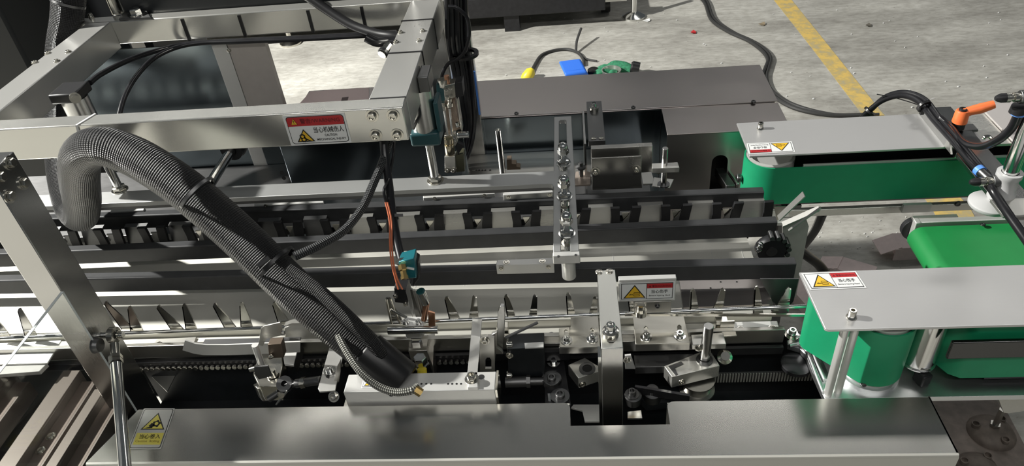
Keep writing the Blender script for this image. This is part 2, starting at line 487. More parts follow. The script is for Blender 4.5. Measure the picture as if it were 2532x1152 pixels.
def sticker(parent, o, U, V, kind, label):
    """a warning sticker: lower left corner o, full width vector U, full height vector V"""
    o, U, V = Vector(o), Vector(U), Vector(V)
    W_, H_ = U.length, V.length
    u, v = U.normalized(), V.normalized()
    n = U.cross(V).normalized()
    def P(a, b, k): return o + U * a + V * b + n * (.0003 + .00025 * k)
    def poly(pts, k, name, mat, par): return MB().prism([P(a, b, k) for a, b in pts], n * .0002).build(name, mat, par, smooth=False)
    def rect(a, b, c, d, k, name, mat, par): return poly([(a, b), (c, b), (c, d), (a, d)], k, name, mat, par)
    def rr(a, b, c, d, q, k, name, mat, par):
        pts = []
        qx, qy = q / W_, q / H_
        for cx, cy, s in ((c - qx, d - qy, 0), (a + qx, d - qy, 90), (a + qx, b + qy, 180), (c - qx, b + qy, 270)):
            for j in range(5):
                t = math.radians(s + j * 22.5); pts.append((cx + qx * math.cos(t), cy + qy * math.sin(t)))
        return poly(pts, k, name, mat, par)
    def disc(cx, cy, r, k, name, mat, par, n_=14, rad=None):
        return poly([(cx + (rad(j) if rad else r) / W_ * math.cos(j * 2 * math.pi / n_), cy + (rad(j) if rad else r) / H_ * math.sin(j * 2 * math.pi / n_)) for j in range(n_)], k, name, mat, par)
    def tri(a, b, c, d, k, par, inner=.8):   # warning triangle in a box, ink border and yellow field
        mx = (a + c) / 2
        poly([(a, b), (c, b), (mx, d)], k, 'triangle_border', INK, par)
        gx, gy = (a + b * 0 + c + mx) / 3, (2 * b + d) / 3
        poly([(gx + (x - gx) * inner, gy + (y - gy) * inner) for x, y in ((a, b), (c, b), (mx, d))], k + 1, 'triangle_field', YEL if kind != 'gear' else YELP, par)
    def txt(s, a, b, c, d, mat, k, par): return words(s, P(a, b, k), u, v, (c - a) * W_, mat, par, h=(d - b) * H_)
    if kind == 'injury':
        base = rr(0, 0, 1, 1, .002, 0, 'warning_sticker', WHITE, parent)
        rr(.04, .05, .97, .95, .006, 1, 'border', INK, base)
        rr(.05, .07, .96, .93, .0055, 2, 'white_field', WHITE, base)
        rr(.05, .66, .96, .93, .0055, 3, 'red_header', RED, base)
        rect(.05, .64, .96, .70, 4, 'header_edge', RED, base)
        tri(.11, .70, .21, .90, 5, base, .9)
        txt('!', .153, .73, .167, .84, INK, 8, base)
        txt('警告/WARNING', .26, .72, .90, .88, DKRED, 6, base)
        tri(.13, .12, .42, .54, 5, base)
        disc(.235, .30, .0062, 7, 'gear_icon', INK, base, 16, lambda j: .0066 if j % 2 else .0052)
        disc(.245, .20, .0062, 7, 'gear_icon', INK, base, 16, lambda j: .0066 if j % 2 else .0052)
        disc(.235, .30, .0028, 8, 'gear_hole', YEL, base); disc(.245, .20, .0028, 8, 'gear_hole', YEL, base)
        poly([(.27, .25), (.36, .15), (.33, .14), (.28, .19)], 7, 'hand_icon', INK, base)
        txt('当心机械伤人', .44, .40, .93, .59, INK, 5, base)
        txt('CAUTION', .60, .27, .80, .35, INK, 5, base)
        txt('MECHANICAL INJURY', .46, .12, .93, .21, INK, 5, base)
    elif kind == 'hand':
        base = rect(0, 0, 1, 1, 0, 'warning_sticker', WHITE, parent)
        rect(.03, .06, .97, .94, 1, 'border', INK, base)
        rect(.042, .09, .49, .91, 2, 'white_field', WHITE, base)
        rect(.502, .09, .958, .91, 2, 'white_field', WHITE, base)
        rect(.502, .66, .958, .91, 3, 'red_header', RED, base)
        txt('▲ 警告/WARNING', .53, .71, .93, .84, DKRED, 5, base)
        tri(.07, .13, .48, .87, 3, base, .84)
        for yy in (.25, .38):
            rect(.26, yy, .37, yy + .085, 6, 'roller_icon', INK, base); rect(.268, yy + .02, .362, yy + .065, 7, 'roller_icon_field', YEL, base)
        poly([(.17, .32), (.20, .38), (.25, .36), (.255, .32), (.21, .31)], 6, 'hand_icon', INK, base)
        poly([(.19, .335), (.21, .362), (.24, .35), (.24, .33)], 7, 'hand_icon_field', YEL, base)
        txt('当心伤手', .58, .38, .88, .57, INK, 4, base)
        txt('Beware Injuring Hand', .54, .19, .92, .29, INK, 4, base)
    else:
        base = rr(0, 0, 1, 1, .003, 0, 'warning_sticker', SILV, parent)
        rr(.035, .025, .965, .975, .004, 1, 'border', INK, base)
        rr(.055, .037, .945, .963, .0035, 2, 'silver_field', SILV, base)
        tri(.16, .46, .90, .88, 3, base, .84)
        disc(.60, .60, .007, 6, 'gear_icon', INK, base, 20, lambda j: .0085 if j % 4 < 2 else .0066)
        disc(.60, .60, .0036, 7, 'gear_hole', YELP, base)
        disc(.47, .56, .0045, 6, 'gear_icon', INK, base, 16, lambda j: .0055 if j % 4 < 2 else .0040)
        poly([(.30, .49), (.42, .53), (.52, .52), (.50, .49)], 6, 'hand_icon', INK, base)
        rect(.10, .10, .93, .38, 3, 'yellow_panel', YELP, base)
        txt('当心卷入', .22, .24, .86, .35, INK, 5, base)
        txt('Caution  Rolling', .15, .14, .88, .21, plain('brown_print', (.25, .18, .02), .5) if 'brown_print' not in bpy.data.materials else bpy.data.materials['brown_print'], 5, base)
    base['label'] = label
    return base

# ================================================================== setting
ZF, ZT, ZR, ZB, ZC, ZP, ZK = 1.25, .955, .87, .80, .82, .95, .90   # frame, press plate, rails, bed, front cover, belt covers, casing
m = MB(); m.add([(-9, -4, 0), (9, -4, 0), (9, 15, 0), (-9, 15, 0)], [(0, 1, 2, 3)])
floor = m.build('floor', CONCRETE); floor['kind'] = 'structure'
# worn yellow floor marking, a thin coat of paint
m = MB()
pa = [(1.37, 1.0), (1.395, 2.0), (1.44, 2.517), (1.425, 3.05), (1.415, 3.32), (1.385, 4.1), (1.345, 4.9), (1.30, 6.5)]
pb = [(1.50, 1.0), (1.525, 2.0), (1.585, 2.51), (1.535, 3.05), (1.513, 3.31), (1.485, 4.1), (1.455, 4.9), (1.41, 6.5)]
m.prism([(x, y, .0005) for x, y in pa] + [(x, y, .0005) for x, y in pb[::-1]], (0, 0, .001))
fl = m.build('trim_1', YLINE); fl['kind'] = 'structure'

# ================================================================== overhead frame
fr = thing('overhead_frame', 'rectangular overhead frame of brushed steel tube carrying the red and white warning sticker', 'machine frame', (-.8, 1.25, 1.18))
XL0, XL1, XR0, XR1 = -1.288, -1.218, -.406, -.330
YF, YB_, BH = 1.252, 1.828, .074
m = MB(); m.box(XL0 - .25, XR1, YF, YF + .043, ZF - BH, ZF); fb = m.build('front_beam', FRAME, fr, .0025)
m = MB(); m.box(XL0, XL1, YF + .043, YB_, ZF - BH, ZF); m.build('side_beam', STEEL_Y, fr, .0025)
m = MB(); m.box(XR0, XR1, YF + .0435, YB_, ZF - BH, ZF); rb = m.build('side_beam', STEEL_Y, fr, .0025)
m = MB(); m.box(XL0 - .03, XR1 + .0, YB_, YB_ + .042, ZF - .064, ZF); m.build('rear_beam', FRAME, fr, .003)
m = MB(); m.box(XR0 + .004, XR1 - .002, YB_ + .0, YB_ + .075, .0, 1.62); m.build('post', STEEL_Z, fr, .003)
m = MB(); m.box(XL0 - .004, XL1, YB_ + .043, YB_ + .11, .0, 1.20); m.build('post', STEEL_Z, fr, .003)
for px, py in ((920, 286), (972, 285), (929, 334), (982, 333)):
    bolt(fr, at(px, py, y=YF), -Y1, .0085, .007, 1.55, NICKEL)
for px, py in ((990, 81), (1045, 77), (979, 105), (1036, 101)):
    bolt(fr, at(px, py, z=ZF), Z1, .0052, .0035, 1.35, NICKEL)
for px, py in ((118, 132), (169, 129), (86, 155), (141, 152)):
    bolt(fr, at(px, py, z=ZF), Z1, .0058, .0035, 1.35, NICKEL)
# seams / black ties round the right beam
def band(parent, y, w=.006, name='cable_tie', xa=XR0, xb=XR1, h=BH, mat=BLACK, top=ZF):
    t = .0018
    m = MB()
    m.box(xa - t, xb + t, y, y + w, top, top + t); m.box(xb, xb + t, y, y + w, top - h, top)
    m.box(xa - t, xa, y, y + w, top - h, top); m.box(xa - t, xb + t, y, y + w, top - h - t, top - h)
    return m.build(name, mat, parent)
for px, py in ((955, 134), (1030, 51)):
    band(fr, at(px, py, z=ZF).y, .004)
m = MB(); m.box(XR0 + .003, XR1 - .001, YF + .040, YF + .0445, ZF - BH + .002, ZF + .0006); m.build('joint_gasket', BLACK, fr)
# cable ties over the rear beam and the pale one on the front beam
for px in (455, 598, 770, 903):
    p = at(px, 62, y=YB_ - .001)
    m = MB(); m.box(p.x - .004, p.x + .004, YB_ - .003, YB_, ZF - .066, ZF - .006); m.build('cable_tie', BLACK, fr)
xt = at(205, 300, z=ZF).x
m = MB(); m.bar((xt - .004, YF - .002, ZF + .001), (xt + .012, YF + .044, ZF + .001), .005, .0018)
m.bar((xt - .004, YF - .0015, ZF + .001), (xt - .018, YF - .0015, ZF - BH), .005, .0018, up=Y1); m.build('cable_tie', LGREY, fr)
# mechanical injury sticker
o = at(724, 363, y=YF); ox = at(870, 356, y=YF); oy = at(696, 288, y=YF)
sw, sh = ox.x - o.x, .058
sticker(fr, (o.x - .002, YF - .0004, ZF - BH + .002), (sw + .003, 0, 0), (0, 0, BH - .006), 'injury', 'red and white caution mechanical injury sticker')
# plate with a big bolt on the rear beam and a small screw
pl = MB(); pl.slab([(293, 47), (308, 26), (360, 22), (372, 42)], ZF + .006, .006); pl.build('lug_plate', GUN, fr, .001)
bolt(fr, at(338, 36, z=ZF + .006), Z1, .014, .014, 1.6, CHROME, hexhead=True)
bolt(fr, at(226, 44, z=ZF + .0), Z1, .006, .010, 1.2, NICKEL)
m = MB(); m.cyl(at(292, 33, z=ZF), at(292, 33, z=ZF) + Z1 * .05, .016, n=20); m.build('peg', NICKEL, fr, .002)

# ================================================================== black machine body behind the frame
t = thing('rear_machine_body', 'black machine body behind the rear tube of the overhead frame', 'machine', (-.9, 2.0, 0))
m = MB(); m.box(-1.20, -.42, 1.875, 2.2, 1.215, 1.42); m.build('housing', PIT, t, .004)
m = MB(); m.box(-1.27, -1.21, 1.96, 2.2, 0, 1.42); m.build('side_housing', PIT, t, .004)

t = thing('dark_cabinet', 'dark cabinet at the far left edge beyond the slanting steel tube', 'cabinet', (-2.6, 2.6, 0))
m = MB(); m.box(-3.6, -1.38, 2.45, 2.60, 0, 1.75); m.build('body', plain('slate_paint', (.13, .135, .145), .38, .2), t, .01)
m = MB(); m.box(-3.5, -1.42, 2.442, 2.449, .1, 1.70); m.build('door', plain('slate_door', (.12, .125, .135), .34, .2), t, .003)
xq = at(40, 100, y=2.0).x
m = MB(); m.box(xq - .8, xq, 2.0, 2.4, .0, 1.5); m.build('front_box', plain('black_green_paint', (.012, .014, .014), .5), t, .01)

# ================================================================== back guard panels
t = thing('back_guard', 'dark mirror-like upright sheet with a beige end panel below the rear frame tube', 'guard panel', (-1, 1.83, .5))
m = MB(); m.box(-1.42, -.968, 1.832, 1.836, .55, 1.17); m.build('mirror_sheet', DSHEET, t)
m = MB(); m.box(-.967, -.925, 1.826, 1.850, .55, 1.168); m.build('edge_strip', ALU, t, .001)
m = MB(); m.box(-.924, -.820, 1.828, 1.850, .88, 1.166); m.build('end_panel', GREYB, t, .001)
bolt(t, at(566, 124, y=1.828), -Y1, .005, .003, 1.3)

# ================================================================== rear casing with step box
cs = thing('rear_casing', 'long low stainless casing with a stepped box at its right end', 'casing', (0, 1.9, 0))
m = MB(); m.box(-.83, .545, 1.834, 2.06, .45, ZK); m.build('body', SHEET, cs, .002)
m = MB(); m.box(-.83, .552, 1.8335, 2.063, ZK + .001, ZK + .004); m.build('top_plate', SHEET, cs, .001)
m = MB(); m.box(-.965, .237, 1.828, 1.8325, .45, ZK - .002); m.build('mirror_front', DSHEET, cs)
p0 = at(1768, 412, y=1.690)
def stadium(cx, cz, hw, h0, h1, y, n=10):
    pts = [Vector((cx + hw * math.cos(a), y, h1 + hw * math.sin(a))) for a in [math.pi * k / n for k in range(n + 1)]]
    return pts + [Vector((cx - hw, y, h0)), Vector((cx + hw, y, h0))]
bx0, bx1, by0, by1 = .238, .552, 1.690, 1.833
slot = stadium(at(1778, 420, y=by0).x, 0, .021, at(1775, 520, y=by0).z, at(1777, 400, y=by0).z, by0)
m = MB(); m.prism([(bx0, by0, .55), (bx1, by0, .55), (bx1, by0, ZK - .003), (bx0, by0, ZK - .003)], (0, .003, 0), [slot]); m.build('box_front', SHEET, cs)
m = MB(); m.box(bx0, bx1, by0, by1, ZK - .003, ZK); m.build('box_top', SHEET, cs, .001)
m = MB(); m.box(bx0, bx0 + .003, by0 + .003, by1, .55, ZK - .003); m.build('box_side', DSHEET, cs)
m = MB(); m.box(bx1 - .003, bx1, by0 + .003, by1, .55, ZK - .003); m.build('box_side', SHEET, cs)
m = MB(); m.box(bx0 + .01, bx1 - .01, by0 + .09, by0 + .092, .56, ZK - .01); m.build('box_lining', PIT, cs)
for px, py in ((1277, 282), (1566, 267), (1863, 253)):
    bolt(cs, at(px, py, z=ZK + .004), Z1, .006, .005, 0, GUN, 'screw')
m = MB(); m.slab([(735, 262), (768, 226), (912, 216), (912, 250)], ZK + .0065, .002); m.build('lit_film', plain('lit_pinkish_film', (.78, .62, .60), .3), cs)  # film lightened to paint in the lit patch on the casing top
m = MB(); m.slab([(842, 254), (846, 241), (862, 239), (858, 253)], ZK + .0072, .0006); m.build('film_mark', plain('brown_mark', (.10, .06, .055), .4), cs)
m = MB(); m.slab([(801, 262), (803, 256), (850, 251), (848, 259)], ZK + .0072, .0006); m.build('film_mark', bpy.data.materials['brown_mark'], cs)
# shaft in the slot
t = thing('slotted_shaft', 'square steel arm coming out of the long slot of the stepped box', 'shaft', (.31, 1.69, .8))
m = MB(); a = at(1778, 425, y=1.72); b = at(1806, 468, y=1.60); m.bar(a, b, .024, .024); m.build('arm', GUN, t, .002)
m = MB(); m.bar(a + Vector((.019, 0, .006)), b + Vector((.019, 0, .006)), .008, .02); m.build('edge_rod', CHROME, t, .002)
# column with the cable bundle
t = thing('cable_column', 'upright grey steel column right behind the thick black cable bundle', 'column', (-.2, 1.82, 0))
xa = at(1187, 278, y=1.80).x
m = MB(); m.box(xa - .058, xa, 1.80, 1.826, .6, 1.7); m.build('column', STEEL_Z, t, .002)
m = MB(); m.box(xa - .004, xa + .001, 1.797, 1.8005, .93, 1.06); m.build('blue_reflection', PBLUE, t)  # blue strip painted as a reflection on the column

# deck plate between rail and casing
t = thing('deck_plate', 'dark drilled base plate between the rear rail and the mirror-like casing front', 'plate', (0, 1.6, .78))
m = MB(); m.box(-1.75, .19, 1.50, 1.827, .765, .785); m.build('plate', GUN, t, .001)
m = MB(); m.box(-.32, .05, 1.66, 1.80, .785, .800); m.build('drilled_strip', WORN, t, .001)
for px in (1178, 1185, 1193, 1200, 1212): 
    p = at(px, 421, z=.800); MBk = MB(); MBk.cyl(p, p + Z1 * .001, .003, n=10); MBk.build('hole', INK, t)
for px in (1156,): bolt(t, at(px, 422, z=.8), Z1, .005, .006, 1.4)
t = thing('chamfered_back_plate', 'dark upright plate with two small holes under the warning sticker', 'plate', (-.6, 1.7, .8))
m = MB(); m.box(-.81, -.30, 1.70, 1.71, .785, .975); m.build('plate', DSHEET, t, .002)
for px, py in ((697, 427), (702, 440)):
    p = at(px, py, y=1.699); k = MB(); k.cyl(p, p - Y1 * .0008, .006, n=12); k.build('hole', INK, t)

# ================================================================== bed sheets
t = thing('carton_bed', 'long pale stainless bed sheet with faint scribe lines under the middle and front dark rails', 'bed', (-.6, 1.2, .79))
m = MB()
m.prism([(-1.9, 1.125, ZB), (.389, 1.115, ZB), (.388, 1.40, ZB), (-1.9, 1.40, ZB)], (0, 0, -.003))
m.build('sheet', BED, t)
m = MB(); m.box(-1.9, .389, 1.117, 1.1185, ZB - .03, ZB); m.build('folded_lip', BED, t)
for px in (1020, 1047, 1160, 1277, 1515, 1760, 1835):
    p = at(px, 625, z=ZB); k = MB(); k.box(p.x - .0007, p.x + .0007, 1.235, 1.33, ZB, ZB + .0004); k.build('scribe_line', ALU, t)
m = MB(); m.box(-1.9, .40, 1.065, 1.114, ZB - .022, ZB - .019); m.build('gutter', BED, t)
m = MB(); m.box(-1.9, .415, 1.10, 1.50, .60, .604); m.build('tray_underside', PIT, t)

# ================================================================== dark guide rails
def rail(name, label, pl, pr, xl, group=None):
    """pl, pr: pixels of the upper front edge at the left and at the right end"""
    t = thing(name, label, 'guide rail', (at(*pr, z=ZR).x, at(*pr, z=ZR).y, ZR - .04), 'dark guide rails')
    a, b = at(*pl, z=ZR), at(*pr, z=ZR)
    d = (b - a).normalized()
    a = b + d * ((xl - b.x) / d.x)
    n = Vector((-d.y, d.x, 0))
    W2 = .024
    m = MB(); c = .0045
    sec = [(0, -.041), (W2, -.041), (W2, -c * .5), (W2 - c * .5, 0), (c * .5, 0), (0, -c * .5)]
    m.prism([a + n * s + Z1 * h for s, h in sec], b - a)
    m.build('bar', RAIL, t, .0008)
    return t
r1 = rail('guide_rail', 'rearmost dark plastic rail, just below the long grey pressing plate', (129, 541), (1890, 475), -1.9)
r2 = rail('guide_rail', 'middle dark plastic rail in front of the row of black chain brackets', (176, 621), (1923, 549), -1.9)
r3 = rail('guide_rail', 'front dark plastic rail running just behind the upright yellow hand sticker', (219, 690), (1970, 652), -1.9)
for rt, px, py in ((r2, 1300, 585), (r2, 1300, 594), (r3, 1258, 690)):
    pass

# aluminium joining blocks on rails
def joint_block(label, pts, z, bolts, fb_, h=.026):
    t = thing('joining_block', label, 'block', at(*pts[0], z=z), 'aluminium joining blocks on the rails')
    m = MB(); m.slab(pts, z, h); m.build('block', ALU, t, .0012)
    y = min(at(*p, z=z).y for p in pts)
    for p in bolts: bolt(t, at(*p, z=z), Z1, .0052, .0012, 1.35, NICKEL)
    for p in fb_: bolt(t, at(*p, y=y - .0002), -Y1, .0042, .0012, 1.35, NICKEL)
    return t
joint_block('bright aluminium block with two screws on top, lying behind the front dark rail', [(1226, 655), (1229, 643), (1370, 637), (1370, 652)], ZR + .018, [(1252, 649), (1341, 646)], [(1239, 664), (1356, 660)])
joint_block('aluminium block beside the slotted cross plate behind the rearmost rail', [(1244, 482), (1245, 475), (1366, 469), (1368, 475)], ZR + .016, [], [(1257, 487), (1359, 481)])
joint_block('long pale aluminium block under the pressing plate, left of the other block', [(1046, 489), (1046, 482), (1222, 474), (1224, 479)], ZR + .008, [], [(1075, 491), (1198, 484)])
joint_block('grey aluminium block low under the left half of the pressing plate', [(628, 508), (628, 503), (800, 496), (800, 501)], ZR + .004, [], [(658, 509)])
joint_block('small bright aluminium block half in shadow beside the looped black hose', [(272, 524), (275, 517), (358, 512), (355, 520)], ZR + .004, [], [])

# ================================================================== pressing plate with cross plate and three studs
t = thing('pressing_plate', 'long grey T shaped pressing plate with a slotted cross plate and three domed nuts', 'press plate', (-.03, 1.43, ZT))
xa, xb = at(1369, 450, z=ZT).x, at(1421, 450, z=ZT).x
ya0, ya1 = 1.405, 1.457
yn, yfar = at(1400, 622, z=ZT).y, at(1390, 288, z=ZT).y
out = [(-1.75, ya0), (xa - .014, ya0), (xa - .004, ya0 - .004), (xa, ya0 - .014), (xa, yn), (xb + .004, yn), (xb - .003, yfar), (xa + .0, yfar), (xa, ya1), (-1.75, ya1)]
def slot_h(cx, y0, y1, hw):
    return [(cx - hw, y0 + hw * .6), (cx - hw * .6, y0), (cx + hw * .6, y0), (cx + hw, y0 + hw * .6), (cx + hw, y1 - hw * .6), (cx + hw * .6, y1), (cx - hw * .6, y1), (cx - hw, y1 - hw * .6)]
cxs = (xa + xb) / 2 + .001
slots = [slot_h(cxs, 1.150, 1.425, .0095), slot_h(cxs - .003, 1.455, 1.70, .0095)]
m = MB()
m.prism([(x, y, ZT) for x, y in out], (0, 0, -.012), [[(x, y, ZT) for x, y in h] for h in slots])
m.build('plate', brushed('grey_steel_plate', (.42, .425, .42), .38, metal=.6), t, .001)
m = MB(); m.box(-1.75, xa - .002, ya0 + .001, ya0 + .008, ZT - .020, ZT - .012); m.build('edge_strip', GUN, t)
m = MB(); m.box(xa - .001, xb + .006, yn - .013, yn - .0002, ZT - .022, ZT + .001); m.build('end_plate', ALU, t, .002)
for px, py in ((1381, 634), (1424, 631)): bolt(t, at(px, py, z=ZT + .001), Z1, .003, .001, 0, GUN)
def stud(px, py):
    p = at(px, py, z=ZT)
    s = Vector((p.x, p.y, 0))
    k = MB(); k.lathe(s + Z1 * (ZR + .002), Z1, [(.0075, 0)] + [(.0075 if i % 2 else .0067, .0016 * i) for i in range(0, 70)] + [(0, .112)], 14)
    k.build('threaded_rod', CHROME, t)
    nut(t, s + Z1 * ZT, Z1, .0138, .012, CHROME)
    k = MB(); k.lathe(s + Z1 * (ZT - .026), Z1, [(0, 0), (.0125, 0), (.0125, .006), (0, .006)], 6); k.build('lower_nut', NICKEL, t)
    k = MB(); z = ZT + .028
    k.lathe(s + Z1 * z, Z1, [(0, 0), (.0125, 0), (.0138, .001), (.0138, .011), (.0122, .012)], 6)
    k.lathe(s + Z1 * (z + .011), Z1, [(.0118, 0), (.0118, .007)] + [(.0118 * math.cos(a), .007 + .0120 * math.sin(a)) for a in [i * math.pi / 14 for i in range(1, 8)]], 20)
    k.build('domed_nut', CHROME, t)
for px, py in ((1394, 404), (1396, 486), (1402, 578)): stud(px, py)
k = MB(); p = at(1405, 640, z=ZT - .024); k.lathe((p.x, p.y, ZR + .012), Z1, [(0, 0), (.013, 0), (.0145, .002), (.0145, .048), (0, .048)], 24); k.build('spacer', ALU, t, .001)

# ================================================================== pneumatic cylinders
def cylinder(label, x, y, ztop, zcap, zrod, capmat, r=.031, group='pneumatic cylinders above the pressing plate'):
    t = thing('pneumatic_cylinder', label, 'cylinder', (x, y, zrod), group)
    k = MB(); k.lathe((x, y, zcap + .030), Z1, [(0, 0)] + [(r, 0), (r, ztop - zcap - .03), (0, ztop - zcap - .03)], 28)
    k.build('barrel', brushed('barrel_aluminium', (.72, .72, .71), .22, (60, 60, 2)) if 'barrel_aluminium' not in bpy.data.materials else bpy.data.materials['barrel_aluminium'], t)
    k = MB(); k.box(x - r * 1.08, x + r * 1.08, y - r * 1.05, y + r * 1.05, zcap, zcap + .034); k.build('end_cap', capmat, t, .006, 3)
    k = MB(); k.lathe((x - .004, y - .006, zcap - .004), Z1, [(0, 0), (.014, 0), (.014, .006), (0, .006)], 20); k.build('rod_seal', CHROME, t)
    k = MB(); k.cyl((x, y, zrod), (x, y, zcap + .01), .0100, n=24); k.build('piston_rod', CHROME, t)
    nut(t, (x, y, zrod), Z1, .0155, .013, NICKEL)
    return t
pc = at(1077, 447, z=ZT)
c1 = cylinder('silver pneumatic cylinder with teal end cap right of the frame corner', pc.x, pc.y, 1.200, 1.068, ZT, TEAL)
k = MB(); k.box(XR1 + .0015, pc.x + .030, pc.y - .030, pc.y + .030, 1.200, 1.236); k.build('mount_block', GUN, c1, .002)
k = MB(); k.box(pc.x + .030, pc.x + .040, pc.y - .026, pc.y + .026, 1.10, 1.172); k.build('sensor_rail', TEAL, c1, .002)
k = MB(); k.tube([at(1022, 318, y=pc.y - .04), at(1030, 300, y=pc.y - .05), at(1038, 285, y=pc.y - .05), at(1035, 265, y=pc.y - .04), at(1028, 262, y=pc.y - .02)], .0035, 8); k.build('sensor_cable', RUBBER, c1)
pc2 = at(297, 470, z=ZT)
c2 = cylinder('silver pneumatic cylinder in shadow under the left frame tube behind the looped hose', pc2.x, pc2.y, 1.212, 1.05, ZT, BLACK, .030)
k = MB(); k.box(pc2.x - .034, pc2.x + .030, pc2.y - .034, pc2.y + .034, 1.2125, 1.236); k.build('mount_plate', BLACK, c2, .004)
k = MB(); k.lathe((pc2.x + .030, pc2.y - .035, 1.228), (.6, -.8, .2), [(0, 0), (.012, 0), (.012, .010), (.008, .010), (.008, .022), (0, .022)], 14); k.build('air_fitting', NICKEL, c2)
k = MB(); k.box(pc2.x - .060, pc2.x - .028, pc2.y - .03, pc2.y + .02, 1.02, 1.13); k.build('side_block', ALU, c2, .004)

# slanted chrome shaft at (550,400)
t = thing('tilted_shaft', 'tilted polished shaft with a black seat behind the thick braided hose', 'shaft', at(530, 445, y=1.62))
k = MB(); a, b = at(570, 375, y=1.66), at(515, 462, y=1.50); k.cyl(a, b, .013, n=20); k.build('shaft', CHROME, t)
k = MB(); k.lathe(a + (a - b) * .02, a - b, [(.014, 0), (.030, 0), (.030, .018), (0, .018)], 24); k.build('seat', BLACK, t)
k = MB(); k.lathe(a + (a - b) * .16, a - b, [(.010, 0), (.034, 0), (.034, .03), (0, .03)], 24); k.build('hub', GUN, t)

# ================================================================== left post, side guard and gas strut
t = thing('guard_post', 'square steel post at the left edge with hex bolts near its top', 'post', (-.97, .98, 0))
k = MB(); k.box(-1.003, -.9465, .951, 1.021, 0, 1.328); k.build('post', STEEL_Z, t, .002)
for px, py in ((57, 452), (24, 402), (22, 485), (0, 437)):
    bolt(t, at(px, py, x=-.9463), X1, .0078, .006, 1.6, NICKEL, hexhead=True)
k = MB(); k.box(-1.4, -1.004, .951, 1.021, 1.262, 1.328); k.build('cross_tube', STEEL, t, .002)
ptop = at(150, 721, y=.95).z
t = thing('side_guard_window', 'clear acrylic side guard whose bright edge crosses the left post', 'guard panel', (-.94, .7, .5))
k = MB(); k.box(-.9455, -.9405, .52, .949, .40, ptop); k.build('acrylic_sheet', ACRYL, t)
k = MB(); k.box(-.9457, -.9403, .52, .9492, ptop, ptop + .0012); k.box(-.9457, -.9403, .9475, .9492, .40, ptop); k.build('edge_gleam_strip', plain('edge_gleam', (.75, .80, .80), .2), t)  # added pale strip paints the gleam along the sheet's edges
t = thing('gas_strut', 'chrome gas strut with a ball joint standing before the left post', 'gas strut', at(308, 1152, x=-.925))
A_ = at(281, 828, x=-.922); B_ = at(310, 1165, z=.865)
d = (B_ - A_)
k = MB(); k.cyl(A_ + d * .24, A_ + d * 1.1, .0105, n=24); k.build('tube', CHROME, t)
k = MB(); k.cyl(A_ + d * .08, A_ + d * .25, .0085, n=20); k.lathe(A_ + d * .215, -d, [(.0085, 0), (.0088, 0), (.0088, .006), (.0085, .006)], 16); k.build('rod', NICKEL, t)
k = MB(); k.lathe(A_ + d * .175, d, [(0, 0), (.0128, 0), (.0128, .008), (.010, .008), (.0128, .0095), (.0128, .017), (0, .017)], 6); k.build('lock_nut', NICKEL, t)
k = MB(); k.lathe(A_ + d * .225, d, [(0, 0), (.0098, 0), (.0098, .012), (0, .012)], 18); k.build('seal', BLACK, t)
k = MB()
for i in range(24):
    a0, a1 = 2 * math.pi * i / 24, 2 * math.pi * (i + 1) / 24
    def q(a, r, s): return A_ + Vector((s, r * math.cos(a) * .98, r * math.sin(a)))
    for (ra, sa), (rb_, sb) in (((.0165, -.006), (.0165, .006)), ((.0165, .006), (.0095, .007)), ((.0095, .007), (.0095, -.007)), ((.0095, -.007), (.0165, -.006))):
        k.add([q(a0, ra, sa), q(a1, ra, sa), q(a1, rb_, sb), q(a0, rb_, sb)], [(0, 1, 2, 3)])
k.build('rod_eye', NICKEL, t)
k = MB(); k.cyl(A_ - X1 * .024, A_ + X1 * .020, .006, n=14); k.lathe(A_, X1, [(0, -.006), (.009, -.004), (.0095, 0), (.009, .004), (0, .006)], 16); k.build('pivot_pin', CHROME, t)
bolt(t, A_ + X1 * .010, X1, .007, .007, 1.3, NICKEL)
k = MB(); k.lathe((-.9464, A_.y - .03, A_.z + .003), X1, [(0, 0), (.016, 0), (.013, .014), (0, .014)], 18); k.build('bracket', GUN, t)
# loose dark floor-level leg behind
# ================================================================== front cover
t = thing('front_cover', 'long stainless front cover with a rounded notch and a gear warning sticker', 'cover', (-.1, .82, .4))
yc0, yc1 = .763, .881
n0, n1 = at(1410, 1030, z=ZC).x, at(1654, 1030, z=ZC).x
yn_ = at(1530, 1051, z=ZC).y
xl0, xl1, xr = at(208, 1152, z=ZC), at(345, 1008, z=ZC), .604
out = [(xl0.x - .0, yc0 - .0), (xr, yc0), (at(2302, 988, z=ZC).x, yc1 - .002)]
rq = .012
def arc(cx, cy, r, a0, a1, n=5): return [(cx + r * math.cos(math.radians(a0 + (a1 - a0) * i / n)), cy + r * math.sin(math.radians(a0 + (a1 - a0) * i / n))) for i in range(n + 1)]
out += arc(n1 + rq, yc1 - .002 - rq, rq, 90, 180) + [(n1, yn_), (n0, yn_)] + arc(n0 - rq, yc1 - .001 - rq, rq, 0, 90)
out += [(xl1.x, yc1 + .001)]
m = MB(); m.prism([(x, y, ZC) for x, y in out], (0, 0, -.003)); m.build('top', brushed('cover_steel', (.62, .61, .57), .25, (.5, 30, 30), .0, .0, .0, .55), t)
m = MB()
rr_ = .006
prof = [(yc0 - .0, ZC), (yc0 - rr_ * .6, ZC - rr_ * .25), (yc0 - rr_, ZC - rr_), (yc0 - rr_, .35), (yc0 - rr_ + .003, .35), (yc0 - rr_ + .003, ZC - rr_ - .001), (yc0, ZC - .003)]
m.prism([(xl0.x, y, z) for y, z in prof], (xr - xl0.x, 0, 0)); m.build('front', BED, t)
